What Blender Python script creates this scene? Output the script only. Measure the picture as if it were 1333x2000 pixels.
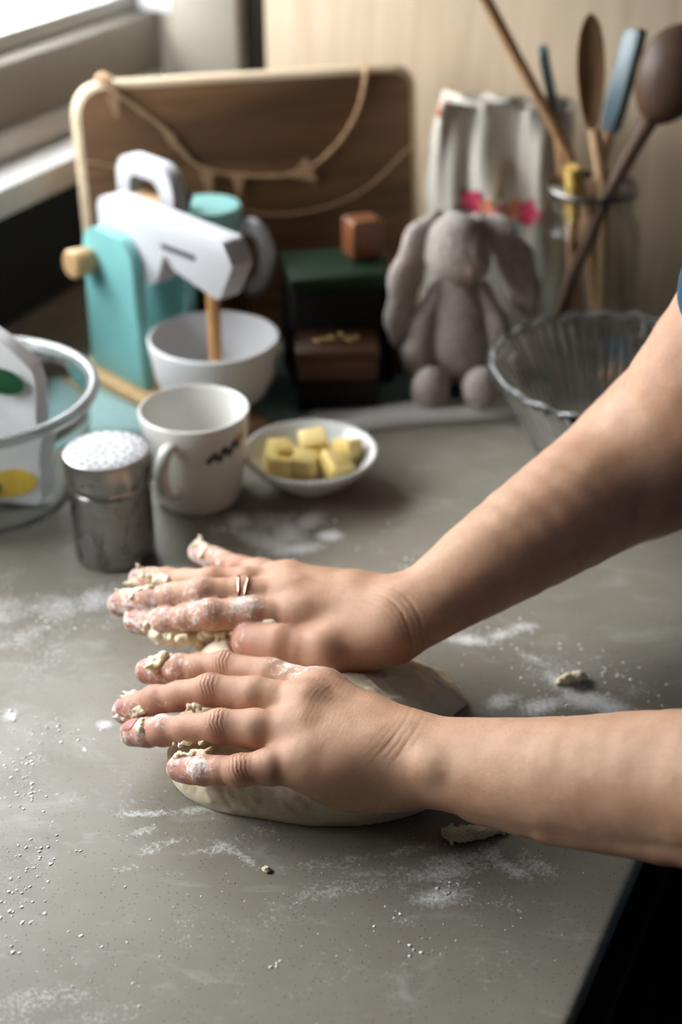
import bpy, bmesh, math, random
import numpy as np
from mathutils import Vector, Matrix

for o in list(bpy.data.objects):
    bpy.data.objects.remove(o)
scene = bpy.context.scene
C = scene.collection
R = math.radians
rng = np.random.RandomState(7)
random.seed(7)

# ------------------------------------------------------------------ camera
CAM_Z = 0.54
cam_d = bpy.data.cameras.new('camera')
cam = bpy.data.objects.new('camera', cam_d)
C.objects.link(cam)
cam.location = (0, 0, CAM_Z)
cam.rotation_euler = (R(90 - 30.5), 0, 0)
cam_d.sensor_fit = 'VERTICAL'
cam_d.sensor_height = 36.0
cam_d.lens = 50.0
cam_d.clip_start = 0.02
cam_d.dof.use_dof = True
cam_d.dof.focus_distance = 0.755
cam_d.dof.aperture_fstop = 4.0
scene.camera = cam

# ------------------------------------------------------------------ room frame
# u runs along the front edge of the worktop (away from the camera), v runs from that edge to the window wall
E0 = np.array([0.1575, 0.5524])
DU = np.array([0.44, 0.898]); DU /= np.linalg.norm(DU)
NV = np.array([-DU[1], DU[0]])
ROOM_ROT = math.atan2(DU[1], DU[0])
def UV(u, v, z=0.0):
    p = E0 + u * DU + v * NV
    return Vector((p[0], p[1], z))
U_BACK, U_FRONT = 0.74, -2.4
V_WIN, V_ROOM = 0.75, -2.3
Z_FLOOR, Z_CEIL = -0.90, 1.50
WIN_U0, WIN_U1, WIN_Z0, WIN_Z1 = -0.42, 0.715, 0.255, 0.58

# ------------------------------------------------------------------ light: overcast daylight through the window
world = bpy.data.worlds.new('overcast_sky')
scene.world = world
world.use_nodes = True
bg = world.node_tree.nodes['Background']
wt_ = world.node_tree
w_tc = wt_.nodes.new('ShaderNodeTexCoord'); w_sep = wt_.nodes.new('ShaderNodeSeparateXYZ')
w_map = wt_.nodes.new('ShaderNodeMapRange')          # overcast sky: three times brighter overhead than at the horizon, dull ground below
w_rmp = wt_.nodes.new('ShaderNodeValToRGB')
wt_.links.new(w_tc.outputs['Generated'], w_sep.inputs[0]); wt_.links.new(w_sep.outputs['Z'], w_map.inputs['Value'])
w_map.inputs['From Min'].default_value = -1.0; w_map.inputs['From Max'].default_value = 1.0
wt_.links.new(w_map.outputs[0], w_rmp.inputs[0])
for el, (ps, cv) in zip([w_rmp.color_ramp.elements[0], w_rmp.color_ramp.elements.new(0.47), w_rmp.color_ramp.elements.new(0.52), w_rmp.color_ramp.elements[-1]],
                        [(0.0, 0.14), (0.47, 0.16), (0.52, 0.34), (1.0, 1.0)]):
    el.position = ps; el.color = (cv * 0.98, cv * 0.99, cv, 1)
wt_.links.new(w_rmp.outputs['Color'], bg.inputs['Color'])
bg.inputs['Strength'].default_value = 46.0
pl = bpy.data.lights.new('window_portal', 'AREA')
pl.shape = 'RECTANGLE'
pl.size = WIN_U1 - WIN_U0
pl.size_y = WIN_Z1 - WIN_Z0
pl.cycles.is_portal = True
po = bpy.data.objects.new('window_portal', pl)
C.objects.link(po)
po.location = UV((WIN_U0 + WIN_U1) / 2, V_WIN + 0.11, (WIN_Z0 + WIN_Z1) / 2)
nrm = Vector((-NV[0], -NV[1], 0))
po.rotation_euler = nrm.to_track_quat('-Z', 'Z').to_euler()

scene.view_settings.view_transform = 'Standard'
scene.view_settings.look = 'None'
scene.view_settings.gamma = 1.0
scene.view_settings.use_curve_mapping = False
scene.view_settings.exposure = 0.0
scene.cycles.max_bounces = 10
scene.cycles.transparent_max_bounces = 16
scene.cycles.transmission_bounces = 10
scene.cycles.sample_clamp_indirect = 6.0
scene.cycles.blur_glossy = 1.0
scene.cycles.use_denoising = True

# ------------------------------------------------------------------ materials
class NT:
    def __init__(self, m):
        self.t = m.node_tree; self.n = self.t.nodes; self.l = self.t.links
    def new(self, typ, **kw):
        nd = self.n.new(typ)
        for k, v in kw.items():
            if k in nd.inputs: nd.inputs[k].default_value = v
            else: setattr(nd, k, v)
        return nd
    def link(self, a, b): self.l.new(a, b)
    def ramp(self, fac, stops):
        r = self.n.new('ShaderNodeValToRGB')
        e = r.color_ramp.elements
        while len(e) < len(stops): e.new(0.5)
        for i, (p, c) in enumerate(stops):
            e[i].position = p
            e[i].color = (c, c, c, 1) if isinstance(c, (int, float)) else (*c, 1)
        self.link(fac, r.inputs['Fac'])
        return r.outputs['Color']
    def noise(self, vec, scale, detail=3, rough=0.5, dist=0.0):
        nd = self.n.new('ShaderNodeTexNoise')
        nd.inputs['Scale'].default_value = scale; nd.inputs['Detail'].default_value = detail
        nd.inputs['Roughness'].default_value = rough; nd.inputs['Distortion'].default_value = dist
        if vec is not None: self.link(vec, nd.inputs['Vector'])
        return nd.outputs['Fac']
    def mix(self, fac, a, b, mode='MIX'):
        nd = self.n.new('ShaderNodeMix'); nd.data_type = 'RGBA'; nd.blend_type = mode
        for sock, v in ((nd.inputs[0], fac), (nd.inputs[6], a), (nd.inputs[7], b)):
            if isinstance(v, (int, float)): sock.default_value = v
            elif isinstance(v, tuple): sock.default_value = (*v, 1) if len(v) == 3 else v
            else: self.link(v, sock)
        return nd.outputs[2]
    def math(self, op, a, b=None, clamp=False):
        nd = self.n.new('ShaderNodeMath'); nd.operation = op; nd.use_clamp = clamp
        for sock, v in ((nd.inputs[0], a), (nd.inputs[1], b)):
            if v is None: continue
            if isinstance(v, (int, float)): sock.default_value = v
            else: self.link(v, sock)
        return nd.outputs[0]
    def coord(self, which='Object', scale=None, rot=None):
        tc = self.n.new('ShaderNodeTexCoord').outputs[which]
        if scale is None and rot is None: return tc
        mp = self.n.new('ShaderNodeMapping')
        if scale: mp.inputs['Scale'].default_value = scale
        if rot: mp.inputs['Rotation'].default_value = rot
        self.link(tc, mp.inputs['Vector'])
        return mp.outputs['Vector']
    def bump(self, h, strength, dist):
        b = self.n.new('ShaderNodeBump')
        b.inputs['Strength'].default_value = strength; b.inputs['Distance'].default_value = dist
        self.link(h, b.inputs['Height'])
        return b.outputs['Normal']

def base_mat(name, color, rough=0.5, metal=0.0, spec=0.5, **kw):
    m = bpy.data.materials.new(name); m.use_nodes = True
    t = NT(m); p = t.n['Principled BSDF']
    p.inputs['Base Color'].default_value = (*color, 1)
    p.inputs['Roughness'].default_value = rough
    p.inputs['Metallic'].default_value = metal
    p.inputs['Specular IOR Level'].default_value = spec
    for k, v in kw.items(): p.inputs[k].default_value = v
    return m, t, p

def noisy(name, c1, c2, scale, rough=0.5, bump=0.0, bscale=None, metal=0.0, spec=0.5, stretch=None, detail=4, lo=0.35, hi=0.65, bdist=0.001, **kw):
    m, t, p = base_mat(name, c1, rough, metal, spec, **kw)
    v = t.coord('Object', stretch)
    f = t.ramp(t.noise(v, scale, detail), [(lo, 0.0), (hi, 1.0)])
    t.link(t.mix(f, c1, c2), p.inputs['Base Color'])
    if bump:
        t.link(t.bump(t.noise(v, bscale or scale * 3, 3), bump, bdist), p.inputs['Normal'])
    return m

def wood(name, c1, c2, c3, axis='X', scale=30, rough=0.55, stretch=12, bump=0.15):
    m, t, p = base_mat(name, c1, rough)
    s = {'X': (1, stretch, stretch), 'Y': (stretch, 1, stretch), 'Z': (stretch, stretch, 1)}[axis]
    v = t.coord('Object', s)
    n1 = t.noise(v, scale, 5, 0.6, 0.6)
    n2 = t.noise(v, scale * 0.25, 3, 0.5, 1.2)
    col = t.mix(t.ramp(n1, [(0.3, 0.0), (0.7, 1.0)]), c1, c2)
    col = t.mix(t.ramp(n2, [(0.4, 0.0), (0.66, 0.8)]), col, c3)
    t.link(col, p.inputs['Base Color'])
    t.link(t.bump(n1, bump, 0.0006), p.inputs['Normal'])
    return m

def glass_mat(name, tint=(0.96, 0.985, 0.98), rough=0.0, ior=1.45):
    m, t, p = base_mat(name, tint, rough)
    p.inputs['Transmission Weight'].default_value = 1.0
    p.inputs['IOR'].default_value = ior
    return m
def thin_glass(name, tint, ior=1.4):
    m = bpy.data.materials.new(name); m.use_nodes = True
    t = NT(m); t.n.remove(t.n['Principled BSDF'])
    tr = t.new('ShaderNodeBsdfTransparent'); tr.inputs['Color'].default_value = (*tint, 1)
    gl = t.new('ShaderNodeBsdfGlossy'); gl.inputs['Roughness'].default_value = 0.03
    fr0 = t.new('ShaderNodeFresnel'); fr0.inputs['IOR'].default_value = ior
    fr = t.new('ShaderNodeMath', operation='MINIMUM'); fr.inputs[1].default_value = 0.4; t.link(fr0.outputs[0], fr.inputs[0])
    mx = t.new('ShaderNodeMixShader')
    t.link(fr.outputs[0], mx.inputs[0]); t.link(tr.outputs[0], mx.inputs[1]); t.link(gl.outputs[0], mx.inputs[2])
    t.link(mx.outputs[0], t.n['Material Output'].inputs['Surface'])
    return m

M = {}
M['white_paint'] = noisy('white_paint', (0.72, 0.72, 0.715), (0.68, 0.68, 0.67), 6, 0.35)
M['beige_paint'] = noisy('beige_paint', (0.34, 0.31, 0.255), (0.31, 0.28, 0.23), 5, 0.6)
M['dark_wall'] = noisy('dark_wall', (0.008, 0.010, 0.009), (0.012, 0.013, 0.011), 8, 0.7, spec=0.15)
M['room_wall'] = noisy('room_wall', (0.04, 0.038, 0.036), (0.035, 0.033, 0.031), 3, 0.8)
M['gap_shade_black'] = base_mat('gap_shade_black', (0.02, 0.014, 0.01), 0.8)[0]
M['oak_panel'] = wood('oak_panel', (0.58, 0.47, 0.345), (0.52, 0.41, 0.295), (0.44, 0.335, 0.23), 'Z', 9, 0.6, 14)
M['cabinet'] = noisy('cabinet', (0.012, 0.011, 0.011), (0.018, 0.015, 0.013), 10, 0.5)
M['floor_wood'] = wood('floor_wood', (0.022, 0.016, 0.011), (0.016, 0.011, 0.008), (0.01, 0.008, 0.006), 'X', 6, 0.85)
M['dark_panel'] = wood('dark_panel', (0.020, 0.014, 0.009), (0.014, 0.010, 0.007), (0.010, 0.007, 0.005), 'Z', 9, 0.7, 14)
M['pane'] = thin_glass('pane', (0.98, 0.99, 0.99))
M['ceiling'] = noisy('ceiling', (0.08, 0.08, 0.077), (0.07, 0.07, 0.067), 3, 0.9)
M['aqua'] = noisy('aqua', (0.21, 0.50, 0.50), (0.19, 0.46, 0.465), 14, 0.45)
M['aqua_light'] = noisy('aqua_light', (0.30, 0.60, 0.58), (0.27, 0.56, 0.545), 14, 0.45)
M['toy_white'] = noisy('toy_white', (0.47, 0.478, 0.50), (0.445, 0.455, 0.475), 9, 0.45)
M['bowl_white'] = noisy('bowl_white', (0.66, 0.665, 0.68), (0.62, 0.63, 0.645), 9, 0.4)
M['beech'] = wood('beech', (0.56, 0.37, 0.19), (0.47, 0.30, 0.14), (0.42, 0.25, 0.11), 'Z', 40, 0.5)
M['rod_wood'] = wood('rod_wood', (0.46, 0.25, 0.09), (0.38, 0.19, 0.06), (0.32, 0.16, 0.05), 'Z', 40, 0.5)
M['black_paint'] = base_mat('black_paint', (0.012, 0.012, 0.014), 0.4)[0]
M['slot_grey'] = base_mat('slot_grey', (0.05, 0.055, 0.065), 0.6)[0]
M['amber'] = noisy('amber', (0.10, 0.045, 0.02), (0.06, 0.028, 0.014), 20, 0.12)
M['board_wood'] = wood('board_wood', (0.23, 0.118, 0.050), (0.145, 0.068, 0.027), (0.075, 0.033, 0.014), 'X', 11, 0.65, 9)
M['board_edge'] = wood('board_edge', (0.62, 0.50, 0.36), (0.56, 0.44, 0.30), (0.50, 0.38, 0.25), 'X', 20, 0.6)
M['jute'] = noisy('jute', (0.52, 0.34, 0.20), (0.40, 0.25, 0.14), 300, 0.9, 0.4, 600)
M['green_box'] = noisy('green_box', (0.004, 0.021, 0.006), (0.003, 0.016, 0.005), 20, 0.6, spec=0.25)
M['red_wood'] = wood('red_wood', (0.075, 0.026, 0.010), (0.05, 0.016, 0.006), (0.03, 0.010, 0.005), 'X', 25, 0.45)
M['orange_wood'] = wood('orange_wood', (0.19, 0.068, 0.021), (0.13, 0.042, 0.013), (0.08, 0.025, 0.008), 'Z', 25, 0.45)
M['near_black'] = noisy('near_black', (0.006, 0.007, 0.007), (0.010, 0.009, 0.009), 20, 0.7, spec=0.2)
M['brass'] = base_mat('brass', (0.55, 0.40, 0.18), 0.3, 1.0)[0]
M['plush'] = noisy('plush', (0.48, 0.415, 0.375), (0.355, 0.30, 0.27), 260, 0.95, 0.9, 420, bdist=0.003, spec=0.1, detail=2)
M['plush'].node_tree.nodes['Principled BSDF'].inputs['Sheen Weight'].default_value = 0.4
M['plush_nose'] = noisy('plush_nose', (0.42, 0.25, 0.22), (0.36, 0.2, 0.18), 200, 0.9)
M['porcelain'] = noisy('porcelain', (0.74, 0.73, 0.69), (0.71, 0.70, 0.66), 6, 0.18)
M['porcelain_dish'] = noisy('porcelain_dish', (0.74, 0.75, 0.75), (0.70, 0.71, 0.71), 6, 0.15)
M['mug_print'] = noisy('mug_print', (0.05, 0.05, 0.045), (0.10, 0.045, 0.03), 120, 0.3)
M['mug_leaf'] = noisy('mug_leaf', (0.045, 0.06, 0.05), (0.03, 0.035, 0.03), 120, 0.3)
M['butter'] = noisy('butter', (0.86, 0.66, 0.22), (0.88, 0.73, 0.33), 60, 0.4, 0.15, 200, **{'Subsurface Weight': 0.25, 'Subsurface Radius': (0.006, 0.004, 0.0015), 'Subsurface Scale': 1.0})
M['towel'] = noisy('towel', (0.30, 0.44, 0.43), (0.24, 0.37, 0.365), 220, 0.95, 0.6, 500, bdist=0.002, spec=0.1)
M['towel_border'] = noisy('towel_border', (0.78, 0.77, 0.75), (0.72, 0.71, 0.69), 220, 0.95, 0.5, 500, bdist=0.002, spec=0.1)
M['glass'] = glass_mat('glass')
M['glass_thin'] = thin_glass('glass_thin', (0.97, 0.985, 0.98), 1.3)
M['glass_rim'] = base_mat('glass_rim', (0.74, 0.79, 0.80), 0.06, **{'Transmission Weight': 0.78})[0]  # milky base colour carries the bright window highlights along the bowl rims
M['packet'] = noisy('packet', (0.80, 0.80, 0.81), (0.75, 0.75, 0.76), 8, 0.6, 0.15, 30, bdist=0.002)
M['print_green'] = noisy('print_green', (0.01, 0.10, 0.035), (0.006, 0.065, 0.02), 80, 0.5)
M['print_lemon'] = noisy('print_lemon', (0.72, 0.50, 0.05), (0.62, 0.40, 0.03), 60, 0.5)
M['blue_silicone'] = noisy('blue_silicone', (0.058, 0.105, 0.130), (0.048, 0.090, 0.112), 10, 0.4)
M['spoon_wood'] = wood('spoon_wood', (0.40, 0.24, 0.12), (0.32, 0.18, 0.085), (0.25, 0.13, 0.06), 'Z', 30, 0.55)
M['spoon_dark'] = wood('spoon_dark', (0.12, 0.065, 0.04), (0.09, 0.047, 0.028), (0.06, 0.03, 0.018), 'Z', 30, 0.5)
M['spoon_pale'] = wood('spoon_pale', (0.50, 0.34, 0.19), (0.42, 0.27, 0.14), (0.34, 0.21, 0.10), 'Z', 30, 0.55)
M['bristle'] = noisy('bristle', (0.55, 0.38, 0.10), (0.42, 0.28, 0.06), 300, 0.8)
M['steel_dark'] = base_mat('steel_dark', (0.16, 0.15, 0.14), 0.35, 1.0)[0]
M['shirt'] = noisy('shirt', (0.010, 0.055, 0.11), (0.008, 0.045, 0.09), 150, 0.9, 0.3, 400)
M['trousers'] = noisy('trousers', (0.02, 0.02, 0.025), (0.015, 0.015, 0.018), 80, 0.9)
M['copper'] = base_mat('copper', (0.85, 0.40, 0.28), 0.18, 1.0)[0]
M['leaf_teal'] = noisy('leaf_teal', (0.20, 0.36, 0.29), (0.16, 0.30, 0.24), 90, 0.9)
M['p_pink'] = noisy('p_pink', (0.55, 0.05, 0.12), (0.48, 0.03, 0.08), 90, 0.9)
M['p_rose'] = noisy('p_rose', (0.62, 0.26, 0.27), (0.56, 0.2, 0.2), 90, 0.9)
M['p_coral'] = noisy('p_coral', (0.66, 0.24, 0.14), (0.58, 0.2, 0.1), 90, 0.9)
M['p_gold'] = noisy('p_gold', (0.42, 0.33, 0.09), (0.34, 0.26, 0.05), 90, 0.6)
M['canvas'] = noisy('canvas', (0.62, 0.585, 0.52), (0.56, 0.525, 0.46), 400, 0.95, 0.3, 700, spec=0.1)

def m_steel():
    m, t, p = base_mat('brushed_steel', (0.42, 0.41, 0.40), 0.28, 1.0)
    v = t.coord('Object')
    n = t.noise(v, 28, 4, 0.6, 0.8)
    t.link(t.mix(t.ramp(n, [(0.45, 0.0), (0.7, 1.0)]), (0.30, 0.295, 0.285), (0.40, 0.39, 0.38)), p.inputs['Base Color'])
    t.link(t.ramp(n, [(0.4, 0.2), (0.7, 0.5)]), p.inputs['Roughness'])
    return m
M['steel'] = m_steel()
M['flour_top'] = noisy('flour_top', (0.60, 0.60, 0.61), (0.40, 0.40, 0.41), 260, 0.9, 0.6, 400)

def m_dough():
    m, t, p = base_mat('dough', (0.76, 0.69, 0.54), 0.6, 0, 0.3)
    v = t.coord('Object')
    n = t.noise(v, 55, 5, 0.6)
    fl = t.ramp(t.noise(v, 160, 4, 0.65), [(0.52, 0.0), (0.70, 0.7)])
    c = t.mix(t.ramp(n, [(0.3, 0.0), (0.7, 1.0)]), (0.86, 0.73, 0.50), (0.90, 0.80, 0.61))
    t.link(t.mix(fl, c, (0.85, 0.82, 0.74)), p.inputs['Base Color'])
    p.inputs['Subsurface Weight'].default_value = 0.2
    p.inputs['Subsurface Radius'].default_value = (0.006, 0.004, 0.002)
    p.inputs['Subsurface Scale'].default_value = 1.0
    t.link(t.bump(t.noise(v, 240, 5, 0.65), 0.6, 0.0014), p.inputs['Normal'])
    return m
M['dough'] = m_dough()
M['crumb'] = noisy('crumb', (0.90, 0.90, 0.89), (0.86, 0.85, 0.82), 150, 0.9)

def m_skin():
    m, t, p = base_mat('skin', (0.55, 0.33, 0.23), 0.5, 0, 0.35)
    v = t.coord('Object')
    pink = t.new('ShaderNodeAttribute', attribute_name='pink').outputs['Fac']
    flour = t.new('ShaderNodeAttribute', attribute_name='flour').outputs['Fac']
    mott = t.noise(v, 45, 4, 0.6)
    fine = t.noise(v, 400, 2, 0.5)
    col = t.mix(t.ramp(mott, [(0.35, 0.0), (0.68, 1.0)]), (0.540, 0.322, 0.208), (0.455, 0.250, 0.155))
    col = t.mix(t.math('MULTIPLY', pink, 0.95, True), col, (0.50, 0.20, 0.155))
    col = t.mix(t.math('MULTIPLY', t.ramp(fine, [(0.4, 0.0), (0.7, 1.0)]), 0.16), col, (0.36, 0.16, 0.10))
    # flour sticking to the skin
    fn = t.noise(v, 260, 5, 0.7)
    fm = t.math('ADD', t.math('MULTIPLY', flour, 0.75), t.math('MULTIPLY', t.math('SUBTRACT', fn, 0.5), 2.2))
    fmask = t.ramp(fm, [(0.30, 0.0), (0.62, 0.85)])
    has = t.ramp(flour, [(0.02, 0.0), (0.15, 1.0)])
    fmask = t.math('MULTIPLY', fmask, has)
    t.link(t.mix(fmask, col, (0.83, 0.79, 0.76)), p.inputs['Base Color'])
    t.link(t.mix(fmask, (0.47, 0.47, 0.47), (0.95, 0.95, 0.95)), p.inputs['Roughness'])
    p.inputs['Subsurface Weight'].default_value = 0.08
    p.inputs['Subsurface Radius'].default_value = (0.0045, 0.0018, 0.001)
    p.inputs['Subsurface Scale'].default_value = 1.0
    vo = t.new('ShaderNodeTexVoronoi', feature='DISTANCE_TO_EDGE', Scale=1000.0)
    t.link(v, vo.inputs['Vector'])
    cells = t.ramp(vo.outputs['Distance'], [(0.0, 0.0), (0.25, 1.0)])
    h = t.math('ADD', t.math('MULTIPLY', cells, 0.5), t.noise(v, 160, 4, 0.6))
    h = t.math('ADD', h, t.math('MULTIPLY', fmask, 1.2))
    t.link(t.bump(h, 0.34, 0.0006), p.inputs['Normal'])
    return m
M['skin'] = m_skin()
M['nail'] = noisy('nail', (0.42, 0.20, 0.19), (0.50, 0.28, 0.26), 120, 0.3)

def m_worktop():
    m, t, p = base_mat('worktop_stone', (0.3, 0.28, 0.25), 0.42, 0, 0.4)
    v = t.coord('Object')
    flour = t.new('ShaderNodeAttribute', attribute_name='flour').outputs['Fac']
    big = t.noise(v, 6, 5, 0.6, 0.5)
    mid = t.noise(v, 28, 4, 0.6)
    col = t.mix(t.ramp(big, [(0.35, 0.0), (0.68, 1.0)]), (0.228, 0.205, 0.170), (0.265, 0.242, 0.205))
    col = t.mix(t.math('MULTIPLY', t.ramp(mid, [(0.42, 0.0), (0.72, 1.0)]), 0.6), col, (0.205, 0.182, 0.148))
    # tiny dark specks in the stone
    vo = t.new('ShaderNodeTexVoronoi', Scale=420.0); t.link(v, vo.inputs['Vector'])
    sp = t.ramp(vo.outputs['Distance'], [(0.15, 1.0), (0.24, 0.0)])
    rnd = t.ramp(vo.outputs['Color'], [(0.48, 0.0), (0.56, 1.0)])
    col = t.mix(t.math('MULTIPLY', t.math('MULTIPLY', sp, rnd), 0.75), col, (0.09, 0.08, 0.06))
    # pale scuffs
    sc = t.ramp(t.noise(t.coord('Object', (1, 2.2, 1), (0, 0, 0.5)), 22, 5, 0.65, 0.8), [(0.55, 0.0), (0.75, 0.5)])
    col = t.mix(sc, col, (0.44, 0.43, 0.41))
    # loose flour: density painted per point, broken up into grains
    g1 = t.noise(v, 400, 5, 0.8)
    g2 = t.noise(v, 70, 4, 0.6)
    g = t.math('ADD', t.math('MULTIPLY', g1, 0.7), t.math('MULTIPLY', g2, 0.3))
    fm = t.math('ADD', t.math('MULTIPLY', flour, 0.40), t.math('SUBTRACT', g, 0.69))
    fmask = t.ramp(fm, [(0.0, 0.0), (0.24, 0.9)])
    fmask = t.math('MULTIPLY', fmask, t.ramp(flour, [(0.03, 0.0), (0.2, 1.0)]))
    t.link(t.mix(fmask, col, (0.84, 0.84, 0.84)), p.inputs['Base Color'])
    rg = t.mix(t.ramp(mid, [(0.3, 0.0), (0.7, 1.0)]), (0.36, 0.36, 0.36), (0.52, 0.52, 0.52))
    t.link(t.mix(fmask, rg, (0.95, 0.95, 0.95)), p.inputs['Roughness'])
    t.link(t.bump(t.math('ADD', t.math('MULTIPLY', fmask, 1.0), t.math('MULTIPLY', t.noise(v, 120, 4), 0.12)), 0.4, 0.0008), p.inputs['Normal'])
    return m
M['worktop'] = m_worktop()

# ------------------------------------------------------------------ mesh helpers
def tag(o, label=None, cat=None, group=None, kind=None):
    if label: o['label'] = label
    if cat: o['category'] = cat
    if group: o['group'] = group
    if kind: o['kind'] = kind
    return o
def empty(name, loc=(0, 0, 0), rz=0.0):
    o = bpy.data.objects.new(name, None); C.objects.link(o)
    o.location = loc; o.rotation_euler = (0, 0, rz); o.empty_display_size = 0.02
    return o
def link_mesh(name, me, mat, parent=None, smooth=True):
    for mt in (mat if isinstance(mat, (list, tuple)) else [mat]): me.materials.append(mt)
    if smooth:
        me.polygons.foreach_set('use_smooth', [True] * len(me.polygons))
    o = bpy.data.objects.new(name, me); C.objects.link(o)
    if parent: o.parent = parent
    return o
def from_bm(name, bm, mat, parent=None, smooth=False, angle=None):
    bmesh.ops.recalc_face_normals(bm, faces=bm.faces[:])
    if angle is not None:
        for e in bm.edges:
            e.smooth = (len(e.link_faces) == 2 and e.calc_face_angle(0) < R(angle))
        smooth = True
    me = bpy.data.meshes.new(name); bm.to_mesh(me); bm.free()
    return link_mesh(name, me, mat, parent, smooth)
def from_arr(name, V, F, mat, parent=None, smooth=True):
    me = bpy.data.meshes.new(name)
    V = np.asarray(V, dtype=np.float32); F = np.asarray(F, dtype=np.int32)
    me.vertices.add(len(V)); me.vertices.foreach_set('co', V.ravel())
    k = F.shape[1]
    me.loops.add(F.size); me.loops.foreach_set('vertex_index', F.ravel())
    me.polygons.add(len(F)); me.polygons.foreach_set('loop_start', np.arange(0, F.size, k, dtype=np.int32))
    me.polygons.foreach_set('loop_total', np.full(len(F), k, dtype=np.int32))
    me.update(calc_edges=True); me.validate()
    return link_mesh(name, me, mat, parent, smooth)
def add_box(bm, lo, hi, bev=0.0, seg=2, mtx=None):
    r = bmesh.ops.create_cube(bm, size=1.0)
    vs = r['verts']
    for v in vs:
        v.co = Vector([lo[i] + (v.co[i] + 0.5) * (hi[i] - lo[i]) for i in range(3)])
    if bev > 0:
        es = list({e for v in vs for e in v.link_edges})
        rb = bmesh.ops.bevel(bm, geom=es, offset=bev, segments=seg, profile=0.5, affect='EDGES')
        vs = list({v for f in rb['faces'] for v in f.verts} | {v for v in vs if v.is_valid})
    if mtx is not None:
        bmesh.ops.transform(bm, matrix=mtx, verts=vs)
    return vs
def box(name, lo, hi, mat, parent=None, bev=0.0, seg=2, mtx=None):
    bm = bmesh.new(); add_box(bm, lo, hi, bev, seg, mtx)
    return from_bm(name, bm, mat, parent, angle=40)
def add_prism(bm, poly, z0, z1, bev=0.0, seg=2, mtx=None):
    """extrude a closed 2-D outline (x, y) from z0 to z1"""
    a = [bm.verts.new((x, y, z0)) for x, y in poly]
    b = [bm.verts.new((x, y, z1)) for x, y in poly]
    n = len(poly)
    fb = bm.faces.new(a[::-1]); ft = bm.faces.new(b)
    for i in range(n): bm.faces.new((a[i], a[(i + 1) % n], b[(i + 1) % n], b[i]))
    vs = a + b
    if bev > 0:
        es = list(ft.edges) + list(fb.edges)
        rb = bmesh.ops.bevel(bm, geom=es, offset=bev, segments=seg, profile=0.5, affect='EDGES')
        vs = list({v for f in rb['faces'] for v in f.verts} | {v for v in vs if v.is_valid})
    if mtx is not None: bmesh.ops.transform(bm, matrix=mtx, verts=vs)
def lathe_arr(profile, n=64, close=False, mod=None):
    V = []; P = len(profile)
    for i in range(n):
        a = 2 * math.pi * i / n
        for j, (r, z) in enumerate(profile):
            rr, zz = (r, z) if mod is None else mod(r, z, a, j)
            V.append((rr * math.cos(a), rr * math.sin(a), zz))
    F = []
    for i in range(n):
        k = (i + 1) % n
        for j in range(P - 1):
            F.append((i * P + j, k * P + j, k * P + j + 1, i * P + j + 1))
    return V, F
def lathe(name, profile, mat, parent=None, n=64, mod=None, smooth=True, loc=(0, 0, 0), angle=None):
    V, F = lathe_arr(profile, n, mod=mod)
    bm = bmesh.new()
    vs = [bm.verts.new((x + loc[0], y + loc[1], z + loc[2])) for x, y, z in V]
    for f in F: bm.faces.new([vs[i] for i in f])
    bmesh.ops.remove_doubles(bm, verts=bm.verts[:], dist=1e-6)
    bmesh.ops.dissolve_degenerate(bm, edges=bm.edges[:], dist=1e-7)
    return from_bm(name, bm, mat, parent, smooth, angle)
def frames(pts):
    pts = [Vector(p) for p in pts]
    n = len(pts); T = []
    for i in range(n):
        a = pts[max(i - 1, 0)]; b = pts[min(i + 1, n - 1)]
        T.append((b - a).normalized())
    up = Vector((0, 0, 1)) if abs(T[0].z) < 0.9 else Vector((1, 0, 0))
    X = [T[0].cross(up).normalized()]
    for i in range(1, n):
        x = X[-1] - T[i] * X[-1].dot(T[i])
        X.append(x.normalized())
    return pts, T, X
def add_tube(bm, pts, rad, n=12, flat=None):
    pts, T, X = frames(pts)
    rings = []
    for i, p in enumerate(pts):
        r = rad[i] if isinstance(rad, (list, tuple)) else rad
        ra, rb = r if isinstance(r, (list, tuple)) else (r, r)
        y = T[i].cross(X[i])
        rings.append([bm.verts.new(p + X[i] * (ra * math.cos(2 * math.pi * k / n)) + y * (rb * math.sin(2 * math.pi * k / n))) for k in range(n)])
    for i in range(len(rings) - 1):
        for k in range(n):
            bm.faces.new((rings[i][k], rings[i][(k + 1) % n], rings[i + 1][(k + 1) % n], rings[i + 1][k]))
    bm.faces.new(rings[0][::-1]); bm.faces.new(rings[-1])
def tube(name, pts, rad, mat, parent=None, n=12):
    bm = bmesh.new(); add_tube(bm, pts, rad, n)
    return from_bm(name, bm, mat, parent, angle=50)
def spline(pts, m=8):
    """Catmull-Rom through points"""
    P = [Vector(p) for p in pts]; P = [P[0] * 2 - P[1]] + P + [P[-1] * 2 - P[-2]]
    out = []
    for i in range(1, len(P) - 2):
        for k in range(m):
            t = k / m
            out.append(0.5 * ((2 * P[i]) + (P[i + 1] - P[i - 1]) * t + (2 * P[i - 1] - 5 * P[i] + 4 * P[i + 1] - P[i + 2]) * t * t + (3 * P[i] - P[i - 1] - 3 * P[i + 1] + P[i + 2]) * t ** 3))
    out.append(P[-2]); return out

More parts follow.
